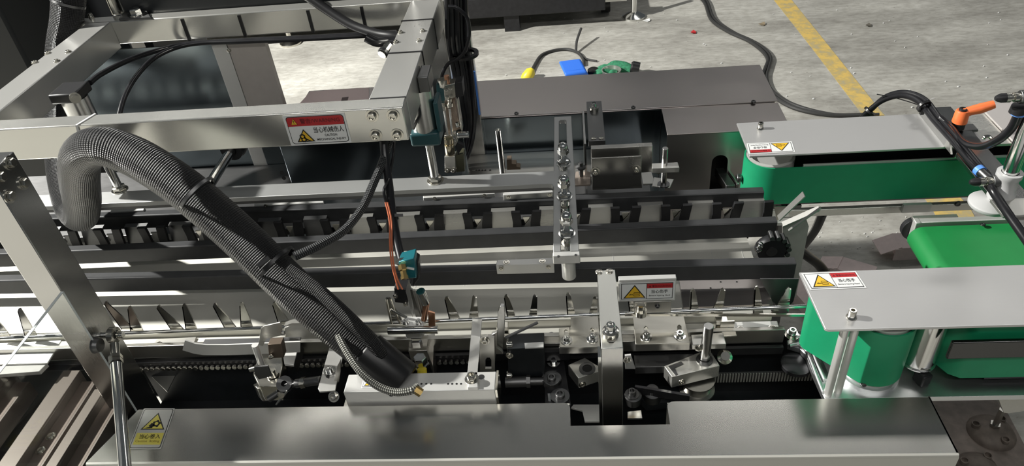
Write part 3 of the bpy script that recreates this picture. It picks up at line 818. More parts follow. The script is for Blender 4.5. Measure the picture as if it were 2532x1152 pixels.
m = MB(); m.prism([(xr, yc0, ZC), (xr, yc0 - .005, ZC - .006), (xr, yc0 - .005, .35), (xr, yc1, .35), (xr, yc1, ZC)], (-.003, 0, 0)); m.build('side', SHEET, t)
m = MB(); m.box(xl1.x, n0 - .001, yc1 - .003, yc1, .72, ZC - .003); m.box(n1 + .001, xr - .004, yc1 - .005, yc1 - .002, .72, ZC - .003); m.build('rear_flange', BED, t)
a_, b_, c_ = at(316, 1111, z=ZC), at(398, 1111, z=ZC), at(356, 1010, z=ZC)
sticker(t, a_ + Z1 * .0002, b_ - a_, (c_ - a_), 'gear', 'silver gear warning sticker with a yellow panel')
# black plates added to darken the pit below the mechanisms
t = thing('dark_pit_backing', 'added black pan deep under the clamps behind the front cover', 'backing', (0, .97, .5))
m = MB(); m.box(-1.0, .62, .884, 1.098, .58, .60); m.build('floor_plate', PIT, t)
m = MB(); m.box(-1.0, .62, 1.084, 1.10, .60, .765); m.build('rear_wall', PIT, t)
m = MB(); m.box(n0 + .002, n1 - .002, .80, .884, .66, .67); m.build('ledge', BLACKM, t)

# ================================================================== black flight chain between the rear rails
t = thing('flight_chain', 'row of black upright chain flights with silver link plates between the two rear rails', 'chain', (-.4, 1.42, .78))
yl, yfl = 1.436, 1.419
m = MB(); m.box(-1.75, .40, 1.40, 1.42, .775, .785); m.build('chain_bed', BLACKM, t)
x0 = at(1455, 520, y=yl).x
step = at(1455 + 123, 520, y=yl).x - x0
lm = {}
for i in range(-15, 4):
    x = x0 + i * step
    if i == -15:
        pass
    k = MB(); wdt = step * .50
    k.prism([(x, yl - .004, .795), (x, yl + .012, .850), (x, yl + .022, .852), (x, yl + .022, .854), (x, yl + .009, .852), (x, yl - .007, .796)], (wdt, 0, 0))
    k.build('link_plate', GUN if i < -5 else STEEL, t)  # left plates use dark steel to paint shade, right ones stay bright
    k = MB(); xs = x + step * .66
    k.prism([(xs, yl - .01, .846), (xs + .026, yl - .01, .846), (xs + .019, yl - .01, .818), (xs + .011, yl - .01, .804)], (0, .003, 0)); k.build('link_tab', NICKEL if i > -10 else GUN, t)  # left tabs darkened for shade in the same way
    for off, lean in ((-.010, .004), (step * .555, -.004), ):
        q = x + off
        k = MB(); k.prism([(q - .016, yfl, .786), (q + .008, yfl, .786), (q + .009, yfl, .815), (q + .012 + lean, yfl, .866), (q - .010 + lean, yfl, .866), (q - .012, yfl, .835)], (0, .009, 0)); k.build('flight', BLACKM, t, .001)
    k = MB(); q = x - .014
    k.prism([(q - .030, yfl + .002, .800), (q, yfl + .002, .800), (q - .001, yfl + .002, .862), (q - .012, yfl + .002, .838), (q - .022, yfl + .002, .826)], (0, .003, 0)); k.build('hook_plate', GUN, t)
k = MB()
for i in range(170):
    x = -1.72 + i * .0125
    k.lathe((x, yfl - .006, .786), Y1, [(0, 0), (.0044, 0), (.0044, .01), (0, .01)], 8)
o = k.build('chain_rollers', GUN, t); o['kind'] = 'stuff'

# ================================================================== upright steel fins on the front chain
t = thing('fin_chain', 'row of pointed steel fins standing along the front edge of the pale bed sheet', 'chain', (-.3, 1.1, .8))
FIN = brushed('fin_steel', (.56, .55, .51), .16, (60, 60, 3), .05, .02)
yv = 1.092
def fin(tx, ty, bx0, bx1, by):
    P = lambda x, y: at(x, y, y=yv)
    mid = ((tx * .45 + bx1 * .55) + (3 if bx1 > tx else -3), ty * .45 + by * .55)
    k = MB()
    if tx <= bx0 + (bx1 - bx0) * .45:
        k.wall([(tx - 5, ty + 8), (tx - 3, ty + 2), (tx + 2, ty), (tx + 7, ty + 8), mid, (bx1, by), (bx0, by)], yv, .0028)
        a = [P(tx - 5, ty + 8), P(bx0, by)]
    else:
        k.wall([(tx - 3, ty + 3), (tx + 2, ty), (tx + 5, ty + 6), (bx1, by), (bx0, by), (tx * .6 + bx0 * .4 - 2, ty * .5 + by * .5)], yv, .0028)
        a = [P(tx + 5, ty + 6), P(bx1, by)]
    k.prism([a[0], a[1], a[1] + Y1 * .016, a[0] + Y1 * .004], (.0022, 0, 0))
    return k.build('fin', FIN, t)
for f in [(48, 762, 62, 92, 836), (-28, 770, -5, 30, 838), (262, 745, 300, 330, 815),(320, 757, 322, 355, 822), (392, 755, 425, 458, 820), (455, 751, 459, 488, 818), (531, 750, 557, 588, 816), (597, 748, 595, 626, 814),
          (678, 747, 690, 722, 808), (738, 744, 735, 758, 800), (814, 742, 836, 866, 805), (958, 736, 968, 998, 800), (1104, 733, 1112, 1141, 796), (1171, 731, 1158, 1181, 792), (1251, 729, 1254, 1276, 788),
          (1321, 728, 1308, 1325, 780), (1404, 724, 1402, 1422, 776), (1470, 732, 1456, 1474, 776), (1556, 722, 1556, 1580, 774), (1713, 714, 1706, 1730, 782), (1786, 713, 1757, 1784, 776), (1871, 708, 1862, 1888, 778), (1949, 710, 1905, 1946, 778)]:
    fin(*f)
# ================================================================== guide rods and front guide bar
t = thing('front_guide_rod', 'thin bright steel rod running along the foot of the steel fins', 'guide rod', (-.3, 1.08, .82))
a, b = at(280, 825, y=1.083), at(1992, 757, y=1.083)
k = MB(); k.cyl(a + (a - b) * .35, b, .0042, n=12); k.build('rod', CHROME, t)
a, b = at(1545, 778, y=1.078), at(1990, 779, y=1.078)
k = MB(); k.bar(a, b, .003, .006); k.build('flat_rod', NICKEL, t)
for px in (1240, 1785):
    p = at(px, 790, y=1.078)
    k = MB(); k.box(p.x - .012, p.x + .012, 1.074, 1.09, .79, .826); k.build('rod_clamp', NICKEL, t, .001)
t = thing('front_guide_bar', 'dark steel guide bar with a bright lower strip under the steel fins', 'guide bar', (-.4, 1.05, .79))
k = MB(); k.box(-1.5, .40, 1.060, 1.070, .775, .812); k.build('bar', WORN, t, .001)
k = MB(); k.box(-1.5, .40, 1.050, 1.058, .752, .772); k.build('lower_strip', BLACKM, t, .001)
k = MB()
for i in range(60):
    x = -.98 + i * .0125
    k.lathe((x, 1.042, .757), Y1, [(0, 0), (.005, 0), (.005, .006), (0, .006)], 8)
o = k.build('chain_rollers', NICKEL, t); o['kind'] = 'stuff'
t = thing('bar_end_block', 'grey steel block with one screw at the left end of the front guide bar', 'block', (-.8, 1.03, .77))
k = MB(); k.slab([(376, 853), (388, 838), (486, 833), (480, 848)], .785, .024); k.build('block', STEEL, t, .001)
bolt(t, at(394, 851, z=.785), Z1, .005, .003, 1.3)
t = thing('curved_guide_strip', 'bright steel guide strip with a bent left tip before the dark pit', 'guide strip', (-.6, 1.0, .75))
k = MB(); k.wall([(451, 866), (457, 842), (468, 845), (482, 850), (510, 853), (560, 853), (628, 850), (742, 845), (742, 871), (628, 876), (560, 878), (505, 878), (478, 874), (462, 869)], 1.012, .003); k.build('strip', ALU, t, .0006)
k = MB(); k.box(at(500, 865, y=1.012).x, at(740, 860, y=1.012).x, 1.0152, 1.034, at(600, 853, y=1.012).z - .006, at(600, 853, y=1.012).z - .003); k.build('shelf', GUN, t)
t = thing('bent_bracket', 'small bent sheet bracket low in the pit below the curved strip', 'bracket', (-.7, .95, .65))
k = MB(); k.slab([(372, 928), (385, 921), (436, 922), (413, 968)], .69, .003); k.slab([(380, 921), (400, 883), (455, 880), (436, 921)], .70, .003); k.build('sheet', STEEL, t)

# ================================================================== left infeed channels and tray
t = thing('infeed_tray', 'pale upturned sheet tray behind the clear guard at the lower left', 'tray', (-1.1, 1.0, .8))
k = MB(); k.slab([(-60, 852), (150, 841), (115, 897), (-60, 902)], .80, .004); k.build('sheet', ALU, t, .001)
k = MB(); k.slab([(-60, 903), (115, 898), (95, 918), (-60, 930)], .795, .010); k.build('front_lip', GREY, t, .001)
t = thing('dark_gap_backing', 'dark pan added to darken the gaps under the stainless infeed channels at the lower left', 'backing', (-.9, .75, .66))  # added sheet, keeps the gaps between the channels dark
k = MB(); k.box(-1.5, -.56, .30, .945, .655, .66) if False else k.prism([(-1.9, .72, .66), (-.82, .72, .66), (-.905, .88, .66), (-.905, .945, .66), (-1.010, .945, .66), (-1.010, 1.06, .66), (-1.9, 1.06, .66)], (0, 0, -.004)); k.build('backing', BLACKM, t)
def channel(label, p0, p1, p2, p3):
    t = thing('infeed_channel', label, 'channel', at(*p3, z=.74), 'stainless infeed channels')
    a, b = at(*p0, z=.765), at(*p1, z=.765)
    c = at(*p2, z=.765); w = (b.x - a.x)
    y0, y1 = .69, a.y
    x = a.x
    k = MB(); k.box(x, x + w, y0, y1, .760, .765); k.box(x, x + .003, y0, y1, .70, .760); k.box(x + w - .003, x + w, y0, y1, .70, .760); k.build('channel', bpy.data.materials.get('shaded_channel_steel') or brushed('shaded_channel_steel', (.17, .145, .125), .45, (60, 2, 60), .03, metal=.5), t, .0008)  # steel darkened to paint in the shade lying on the channels
    k = MB(); k.box(x + w, x + w + .030, y0, y1 - .012, .738, .742); k.build('side_strip', brushed('shaded_pinkish_steel', (.17, .135, .115), .45, (60, 2, 60), .03, metal=.5) if 'shaded_pinkish_steel' not in bpy.data.materials else bpy.data.materials['shaded_pinkish_steel'], t, .0008)  # same shade put into the strip's colour
    k = MB(); k.box(x + w + .030, x + w + .034, y0, y1 - .012, .70, .742); k.build('side_flange', bpy.data.materials['shaded_channel_steel'], t)
    return t, x + w
channel('leftmost stainless infeed channel behind the clear guard', (-22, 918), (28, 920), (0, 0), (0, 1000))
ch, xe = channel('middle stainless infeed channel with two round screws on its side strip', (155, 916), (190, 924), (0, 0), (60, 1100))
for px, py in ((124, 1079), (99, 1114)): bolt(ch, at(px, py, z=.742), Z1, .008, .003, 1.25)
channel('rightmost stainless infeed channel beside the chrome gas strut', (232, 962), (252, 968), (0, 0), (160, 1140))

# ================================================================== braided hose
t = thing('braided_cable_hose', 'thick black braided cable hose looping over the front tube and plugging into the pale block', 'hose', at(1000, 940, z=.87))
hp = [(172, -60, 1.86), (166, 40, 1.83), (146, 130, 1.79), (138, 270, 1.66), (140, 400, 1.53), (160, 500, 1.43), (182, 528, 1.395), (200, 532, 1.35), (203, 495, 1.27), (196, 430, 1.20), (205, 382, 1.165), (250, 362, 1.15), (330, 386, 1.14), (420, 440, 1.12), (500, 502, 1.10), (600, 592, 1.07), (700, 690, 1.03), (800, 780, .99), (890, 856, .96), (945, 905, .94)]
hr = [.043, .040, .033, .028, .026, .028, .034, .038, .038, .038, .038, .037, .0385, .039, .040, .040, .0395, .039, .037, .035]
k = MB(); k.tube([at(a, b, y=c) for a, b, c in hp], hr, 28, 8, True, True); k.build('sleeve', BRAID, t)
pe = [at(*q[:2], y=q[2]) for q in ((905, 868, .955), (1000, 945, .918))]
de = (pe[1] - pe[0]).normalized()
k = MB(); k.lathe(pe[0], de, [(.0375, 0), (.0405, .003), (.0395, (pe[1] - pe[0]).length - .004), (.037, (pe[1] - pe[0]).length), (0, (pe[1] - pe[0]).length)], 30); k.build('end_sleeve', BLACK, t)
for px, py, q in ((487, 480, 1.105), (685, 650, 1.04), (168, 8, 1.84)):
    p = at(px, py, y=q)
    j = min(range(len(hp)), key=lambda i: abs(hp[i][0] - px) + abs(hp[i][1] - py))
    e = (at(*hp[min(j + 1, len(hp) - 1)][:2], y=hp[min(j + 1, len(hp) - 1)][2]) - at(*hp[max(j - 1, 0)][:2], y=hp[max(j - 1, 0)][2])).normalized()
    k = MB(); rr2 = hr[j] + .0022
    k.lathe(p - e * .003, e, [(rr2 - .002, 0), (rr2, 0), (rr2, .0065), (rr2 - .002, .0065)], 30)
    if px == 685:
        k.obox(p - F_ * (rr2 - .002) - D_ * .004 - R_ * .012, (R_ * .8 - D_ * .6) * .013, (R_ * .6 + D_ * .8) * .004, F_ * .003)
    k.build('cable_tie', GUN if px != 685 else BLACK, t)
# slim second sleeve alongside the lower half
k = MB(); k.tube([at(a, b, y=c) for a, b, c in ((712, 660, 1.01), (790, 720, .985), (870, 795, .955), (925, 852, .94), (950, 890, .93))], [.008, .013, .014, .014, .012], 14, 6, True, True); k.build('side_sleeve', braid('braid_thin', (.010, .010, .0115), (.08, .08, .085), 26, 290, .40), t)

t = thing('grey_signal_conduit', 'slim grey braided conduit curving from the thick hose up to the frame corner', 'conduit', at(750, 620, y=1.06))
k = MB(); k.tube([at(a, b, y=c) for a, b, c in ((728, 634, 1.03), (790, 606, 1.06), (850, 570, 1.10), (895, 515, 1.15), (925, 450, 1.20), (948, 395, 1.25), (962, 350, 1.29))], .0085, 12, 8, True, True); k.build('sleeve', BRAID_G, t)
t = thing('steel_braided_hose', 'thin steel braided hose hanging along the thick black hose to the pale block', 'hose', at(1010, 968, y=.90))
k = MB(); k.tube([at(a, b, y=c) for a, b, c in ((828, 812, .96), (852, 860, .925), (888, 915, .89), (930, 952, .868), (975, 969, .858), (1015, 966, .858), (1032, 956, .87))], .0072, 12, 8, True, True); k.build('sleeve', BRAID_S, t)
k = MB(); k.lathe(at(1026, 962, y=.862), Vector((.7, -.2, -.5)), [(0, 0), (.008, 0), (.008, .014), (0, .014)], 6); k.build('brass_end', BRASS, t)

# cables
def cable(name, label, cat, pts, r, mat=RUBBER, group=None, part='cable', n=10):
    t = thing(name, label, cat, at(*pts[-1][:2], y=pts[-1][2]), group)
    k = MB(); k.tube([at(a, b, y=c) for a, b, c in pts], r, n, 8); k.build(part, mat, t)
    return t
cable('black_air_tube', 'upper black air tube arching from the rear tube to the left cylinder', 'air tube', [(980, 80, 1.815), (770, 92, 1.82), (600, 100, 1.82), (469, 108, 1.82), (400, 122, 1.78), (320, 148, 1.68), (250, 183, 1.56), (222, 205, 1.50)], .0065)
cable('black_air_tube', 'lower black air tube dropping in a steep arc behind the front tube', 'air tube', [(980, 84, 1.812), (770, 96, 1.815), (600, 103, 1.815), (469, 110, 1.81), (390, 138, 1.74), (340, 185, 1.64), (308, 240, 1.55), (292, 300, 1.48), (290, 340, 1.44)], .0060)
cable('corrugated_conduit', 'thick black corrugated conduit falling from the top behind the right frame tube', 'conduit', [(700, -45, 1.86), (755, -12, 1.84), (810, 25, 1.82), (870, 62, 1.79), (930, 83, 1.76), (975, 90, 1.74), (1012, 96, 1.74)], .0125, BLACK)
t = cable('shrink_wrapped_plug', 'black wrapped cable plug with a steel end left of the right frame tube', 'plug', [(985, 105, 1.72), (960, 103, 1.72), (930, 104, 1.70), (905, 92, 1.70)], .012, RUBBER)
k = MB(); k.cyl(at(962, 112, y=1.69), at(944, 136, y=1.66), .011, n=16); k.build('steel_end', NICKEL, t)
k = MB(); k.lathe(at(951, 127, y=1.668), at(944, 136, y=1.66) - at(962, 112, y=1.69), [(.011, 0), (.014, 0), (.014, .008), (.011, .008)], 16); k.build('collar', BLACK, t)
# thick cable bundle down the column
t = thing('cable_bundle', 'thick bundle of black cables hanging in front of the upright grey column', 'cable bundle', at(1140, 400, y=1.76))
for i in range(13):
    dx = (i % 5 - 2) * 11 + random.uniform(-2, 2); dy = (i // 5) * .016
    pts = [(1128 + dx, -60, 1.77 - dy), (1130 + dx, 40, 1.77 - dy), (1133 + dx, 110, 1.765 - dy), (1145 + dx * .9, 180, 1.765 - dy), (1153 + dx * .8, 250, 1.765 - dy), (1158 + dx * .62, 310, 1.765 - dy), (1152 + dx * .5, 365, 1.755 - dy), (1135 + dx * .4, 415, 1.74 - dy)]
    k = MB(); k.tube([at(a, b, y=c) for a, b, c in pts], .0066, 8, 6); k.build('cable', RUBBER, t)
for px, py in ((1150, 133), (1172, 318)):
    p = at(px, py, y=1.74)
    k = MB(); k.lathe(p - Z1 * .004, Z1, [(.024, 0), (.035, 0), (.035, .007), (.024, .007)], 20)
    k.obox(p + X1 * .034 + (Vector((-.012, 0, 0)) if py > 200 else Vector((-.06, -.02, 0))), (.010, 0, 0), (0, .004, 0), (0, 0, .003)); 
    if py < 200: k.build('cable_tie', BLACK, t)
k = MB(); k.tube([at(a, b, y=1.70) for a, b in ((1108, 16), (1130, 20), (1155, 45), (1160, 85), (1150, 125), (1132, 145), (1108, 158), (1094, 182), (1091, 205))], .0048, 10, 8); k.build('loose_loop', RUBBER, t)
t = thing('black_air_hose', 'glossy black air hose hanging from the frame corner to the teal valve', 'air hose', at(992, 640, y=1.08))
k = MB(); k.tube([at(a, b, y=c) for a, b, c in ((948, 340, 1.28), (954, 400, 1.25), (962, 460, 1.21), (970, 530, 1.16), (980, 590, 1.12), (992, 642, 1.08))], .0088, 14, 8); k.build('hose', RUBBER, t)
k = MB(); k.lathe(at(971, 536, y=1.157), Vector((.08, -.4, -.9)), [(.009, 0), (.0112, 0), (.0112, .006), (.009, .006)], 16); k.obox(at(986, 532, y=1.15), R_ * .008, D_ * .003, F_ * .003); k.build('cable_tie', BLACK, t)
k = MB(); k.tube([at(a, b, y=c) for a, b, c in ((975, 350, 1.28), (972, 385, 1.27), (962, 440, 1.22), (949, 470, 1.18), (955, 500, 1.17))], .003, 8, 6); k.build('thin_cable', RUBBER, t)
t = thing('orange_wire_pair', 'pair of thin orange wires running beside the glossy black air hose', 'wire', at(985, 700, y=1.07))
for d in (0, 5):
    k = MB(); k.tube([at(a + d, b, y=c) for a, b, c in ((953, 500, 1.165), (963, 545, 1.14), (964, 600, 1.11), (968, 650, 1.08), (978, 690, 1.065), (985 + d, 715, 1.06))], .0018, 6, 6); k.build('wire', WIRE, t)

# ================================================================== glue valve with nozzle and clamp
t = thing('teal_glue_valve', 'small teal valve with a brass fitting and black sensor block above the steel fins', 'valve', at(1020, 780, y=1.07))
k = MB(); k.wall([(985, 648), (1024, 638), (1030, 688), (990, 690)], 1.06, .030); k.build('body', CYAN, t, .002)
k = MB(); k.wall([(1022, 640), (1034, 648), (1036, 690), (1020, 712)], 1.075, .025); k.build('black_side', BLACK, t, .002)
k = MB(); a = at(993, 640, y=1.075); b = at(1000, 672, y=1.056); k.lathe(a, b - a, [(0, 0), (.0125, 0), (.0125, .010), (.0105, .010), (.0105, .014), (0, .014)], 6); k.build('collar_nut', NICKEL, t)
k = MB(); k.lathe(at(994, 655, y=1.058), b - a, [(0, 0), (.0085, 0), (.0085, .010), (.0065, .012), (.0065, .022), (.008, .022), (.008, .028), (0, .028)], 6); k.build('brass_fitting', BRASS, t)
k = MB(); k.wall([(1006, 661), (1024, 664), (1024, 668), (1006, 665)], 1.058, .002); k.build('white_line', WHITE, t)
k = MB(); k.wall([(974, 712), (1012, 716), (1008, 752), (976, 748)], 1.06, .03); k.build('sensor_block', BLACK, t, .002)
for px, py in ((978, 732), (1003, 751)): bolt(t, at(px, py, y=1.0595), -Y1, .004, .003, 1.3)
t = thing('nozzle_plate_stack', 'stack of bright steel plates with a pin, clamped upright on the guide rod', 'nozzle holder', at(1040, 850, y=1.05))
k = MB(); k.wall([(1010, 693), (1017, 715), (1020, 785), (1008, 738), (1003, 720)], 1.052, .004); k.build('front_plate', STEEL, t)
for j, (dx, mt) in enumerate(((0, WORN), (7, STEEL), (14, WORN), (21, STEEL))):
    k = MB(); k.wall([(1014 + dx, 716 + j), (1020 + dx, 716 + j), (1040 + dx * .6, 782), (1028 + dx * .5, 784)], 1.052 + j * .005, .004); k.build('plate', mt, t, .0006)
k = MB(); a, b = at(1040, 720, y=1.05), at(1052, 748, y=1.055); k.cyl(a, b, .009, n=16); k.build('grub_screw', CHROME, t)
k = MB(); k.cyl(at(1056, 746, y=1.06), at(1048, 790, y=1.06), .006, n=12); k.build('nozzle', COPPER, t)
k = MB(); k.wall([(1058, 770), (1075, 775), (1076, 808), (1060, 808)], 1.066, .004); k.build('rusty_plate', COPPER, t)
k = MB(); k.cyl(at(966, 765, y=1.05), at(1005, 785, y=1.05), .0032, n=10); k.build('bent_pin', NICKEL, t)
k = MB(); k.tube([at(a, b, y=1.075) for a, b in ((968, 800), (956, 745), (960, 737), (966, 742), (975, 768), (990, 800))], .0025, 8, 6); k.build('wire_loop', NICKEL, t)
k = MB(); k.slab([(1000, 792), (1004, 782), (1050, 782), (1046, 812), (1040, 818), (1000, 818)], .845, .022); k.build('clamp_block', ALU, t, .003)
for px, py in ((1003, 798), (1035, 798)): bolt(t, at(px, py, z=.846), Z1, .006, .006, 1.2, CHROME)
k = MB(); a, b = at(960, 817, y=1.03), at(1083, 815, y=1.03); k.cyl(a, b, .008, n=16); k.build('cross_rod', CHROME, t)
k = MB(); k.slab([(1010, 838), (1012, 828), (1058, 826), (1056, 866), (1010, 868)], .800, .030); k.build('foot_block', WORN, t, .001)
k = MB(); p = at(1032, 843, z=.800); k.lathe(p, Z1, [(0, 0), (.016, 0), (.016, .009), (.013, .012), (0, .012)], 6); k.build('cap_nut', CHROME, t)
k = MB(); p = at(1040, 895, z=.80); k.lathe(p - Z1 * .03, Z1, [(0, 0), (.009, 0), (.009, .022), (.017, .022), (.017, .026), (.0145, .026), (.0145, .042), (.012, .045), (0, .045)], 6)
k.build('flange_nut', CHROME, t)
k = MB(); k.lathe(at(1043, 912, z=.80), (0, -.5, -1), [(0, 0), (.010, 0), (.010, .016), (0, .016)], 12); k.build('yellow_seal', YPLUG, t)
k = MB(); k.lathe(at(1040, 925, z=.79), (-.2, -.5, -1), [(0, 0), (.008, 0), (.008, .02), (.005, .02), (.005, .04), (0, .04)], 12); k.build('copper_joint', COPPER, t)
k = MB(); k.slab([(1056, 870), (1058, 826), (1075, 824), (1070, 905)], .790, .05); k.build('side_bar', WORN, t, .001)

# ================================================================== pale glue block
t = thing('pale_glue_block', 'pale aluminium glue block with a half covered hand sticker resting on the front cover', 'block', (-.31, .9, .815))
yb0 = .886
bz = at(1220, 963, y=yb0).z
xa, xb = at(848, 968, y=yb0).x, at(1223, 962, y=yb0).x
k = MB(); k.box(xa, xb, yb0, yb0 + .044, bz - .042, bz); k.build('block', ALU, t, .0015)
k = MB(); k.box(xb - .0, xb + .004, yb0 + .002, yb0 + .05, bz - .056, bz - .004); k.build('end_plate', NICKEL, t)
for a in (at(846, 1000, y=yb0).x, xb - .048):
    k = MB(); k.box(a, a + .046, yb0 - .012, yb0 + .03, bz - .0565, bz - .0425); k.build('foot', NICKEL, t, .001)
zz = bz
o = at(895, 961, z=zz + .0002)
sticker(t, at(893, 960, z=zz + .0002), at(978, 957, z=zz + .0002) - at(893, 960, z=zz + .0002), at(902, 924, z=zz + .0002) - at(893, 960, z=zz + .0002), 'hand', 'small hand warning sticker half under the hose')
for px in (1042, 1054, 1066, 1108, 1118, 1129, 1140):
    p = at(px, 949, z=zz); k = MB(); k.cyl(p, p + Z1 * .0004, .0022, n=10); k.build('hole', INK, t)
k = MB(); k.slab([(1155, 957), (1157, 943), (1182, 943), (1183, 957)], zz + .008, .010); k.build('clip', ALU, t, .002)
bolt(t, at(1167, 938, z=zz + .006), Z1, .0085, .011, 1.6, NICKEL)
k = MB(); k.slab([(1155, 932), (1165, 822), (1168, 788), (1192, 788), (1188, 835), (1180, 932)], zz + .0, .003); k.build('upright_strip', STEEL_Y, t, .0006)
k = MB(); p = at(1190, 932, z=zz); k.cyl(p, p + Z1 * .0006, .006, n=14); k.build('pin_hole', GUN, t)

# slotted bracket right of the pale block
t = thing('slotted_side_plate', 'worn steel side plate with a round end slot right of the pale glue block', 'plate', (-.15, .97, .8))
k = MB(); k.wall([(1186, 842), (1205, 832), (1222, 836), (1224, 930), (1186, 930)], .955, .006, [[(1200, 890), (1204, 884), (1211, 884), (1215, 890), (1215, 912), (1200, 912)]]); k.build('plate', WORN, t)
bolt(t, at(1199, 842, y=.955), -Y1, .006, .004, 1.5)
k = MB(); k.wall([(1231, 770), (1237, 757), (1247, 757), (1249, 775), (1247, 830), (1243, 868), (1230, 868), (1228, 830)], .985, .008); k.build('upright_bar', STEEL_Z, t, .001)
k = MB(); k.wall([(1215, 828), (1229, 822), (1229, 860), (1240, 868), (1245, 876), (1226, 876), (1221, 930), (1215, 930)], .975, .008); k.build('side_flange', WORN, t, .001)
for px, py in ((1254, 852), (1254, 928)):
    bolt(t, at(px, py, y=.975), X1, .006, .008, 1.5, NICKEL)
k = MB(); k.cyl(at(1250, 835, y=1.0), at(1330, 797, y=1.02), .0030, n=8); k.build('brace_rod', GUN, t)

# ================================================================== left clamp unit
t = thing('left_clamp_unit', 'small steel clamp unit with a round pin standing left of the pale block', 'clamp', at(670, 970, y=.94))
k = MB(); k.wall([(639, 852), (645, 812), (652, 806), (692, 798), (698, 812), (694, 830), (658, 838), (650, 856)], 1.0, .003); k.build('bent_plate', STEEL, t, .0006)
k = MB(); k.cyl(at(630, 853, y=.965), at(652, 915, y=.965), .0065, n=16); k.build('pin', ALU, t)
k = MB(); k.cyl(at(619, 914, y=.95), at(640, 908, y=.95), .0050, n=12); k.build('side_screw', NICKEL, t)
k = MB(); k.slab([(625, 925), (640, 870), (697, 862), (700, 905), (688, 955), (640, 955)], .790, .045); k.build('block', NICKEL, t, .002)
k = MB(); k.slab([(625, 950), (645, 940), (702, 920), (690, 958), (636, 962)], .765, .040); k.build('base_block', WORN, t, .002)
k = MB(); k.wall([(662, 852), (695, 850), (702, 884), (676, 886), (666, 890)], .958, .018); k.build('brown_slider', plain('bronze_block', (.13, .10, .075), .4, .6), t, .001)
k = MB(); p = at(675, 925, z=.792); k.lathe(p, Z1, [(0, 0), (.013, 0), (.013, .004), (.008, .004), (.008, .014), (0, .014)], 18); k.build('knurled_screw', NICKEL, t)
k = MB(); k.wall([(628, 908), (662, 905), (672, 930), (640, 938), (630, 925)], .935, .003); k.build('cover_leaf', GUN, t)
bolt(t, at(672, 880, y=.955), Vector((-.5, -.8, .2)), .0035, .006, 1.3)
k = MB(); k.slab([(694, 850), (740, 848), (726, 902), (703, 900), (700, 880)], .812, .006); k.build('bright_plate', ALU, t, .001)
k = MB(); k.prism([at(741, 848, z=.812), at(752, 862, z=.80), at(735, 914, z=.79), at(727, 902, z=.812)], (-.003, 0, -.012)); k.build('plate_cheek', GUN, t)
t = thing('clamp_link_rod', 'dark steel link rod with an eye end between the left clamp and the slotted plate', 'link rod', at(750, 950, y=.935))
a, b = at(706, 952, y=.945), at(792, 940, y=.945)
k = MB(); k.cyl(a + (b - a) * .3, b, .009, n=16); k.build('rod', GUN, t)
k = MB(); k.lathe(a + (b - a) * .45, b - a, [(0, 0), (.0115, 0), (.0115, .010), (0, .010)], 6); k.build('lock_nut', NICKEL, t)
k = MB(); k.lathe(a + Z1 * .003, Vector((0, -.5, .85)), [(.006, -.005), (.016, -.005), (.016, .006), (.006, .006)], 20); k.bar(a, a + (b - a) * .4, .010, .010); k.build('eye', GUN, t)
t = thing('wing_screw', 'small dark wing screw on a thin steel pin below the left clamp', 'screw', at(672, 990, y=.93))
k = MB(); k.cyl(at(664, 987, y=.92), at(690, 970, y=.93), .007, n=14); k.build('wing', GUN, t)
k = MB(); k.cyl(at(683, 1000, y=.915), at(712, 965, y=.93), .0022, n=8); k.build('pin', CHROME, t)
k = MB(); k.lathe(at(692, 975, y=.92), Vector((.5, -.5, .3)), [(0, 0), (.006, 0), (.006, .01), (0, .01)], 12); k.build('knob', NICKEL, t)
t = thing('slotted_swing_plate', 'tilted pale steel plate with a slot and washered screws left of the hose end', 'plate', at(815, 960, y=.94))
k = MB(); k.slab([(786, 960), (822, 832), (852, 830), (850, 870), (828, 965), (790, 968)], .825, .004); k.build('plate', STEEL_Y, t, .0008)
k = MB(); k.slab([(806, 932), (812, 912), (818, 912), (814, 936)], .8255, .001); k.build('slot', INK, t)
bolt(t, at(829, 852, z=.825), Z1, .006, .005, 1.4); bolt(t, at(815, 917, z=.826), Z1, .0075, .006, 1.6, CHROME)
bolt(t, at(826, 980, y=.92), Vector((0, -.7, .7)), .007, .006, 1.6)
k = MB(); k.slab([(818, 836), (826, 803), (838, 804), (840, 834)], .845, .012); k.build('corner_piece', CYAN, t, .001)
k = MB(); k.wall([(834, 905), (842, 890), (842, 918), (838, 945), (826, 945)], .94, .004); k.build('side_leaf', WORN, t)
t = thing('hinged_stop', 'flat dark steel stop with a tapered nose and a washer, behind the left clamp', 'stop', at(760, 820, y=1.05))
k = MB(); k.wall([(702, 812), (725, 800), (808, 797), (812, 812), (800, 832), (705, 838)], 1.045, .006); k.build('leaf', STEEL, t, .001)
k = MB(); k.wall([(702, 806), (722, 799), (810, 796), (812, 800), (722, 806)], 1.038, .012); k.build('top_flange', WORN, t)
bolt(t, at(772, 812, y=1.044), -Y1, .006, .004, 1.8)
k = MB(); k.cyl(at(663, 826, y=1.03), at(692, 821, y=1.03), .0024, n=8); k.lathe(at(690, 822, y=1.03), X1, [(0, 0), (.006, 0), (.006, .006), (.004, .006), (.004, .012), (0, .012)], 12); k.build('set_screw', CHROME, t)
k = MB(); k.slab([(788, 827), (792, 810), (816, 810), (817, 826)], .815, .012); k.build('foot', STEEL, t, .001)

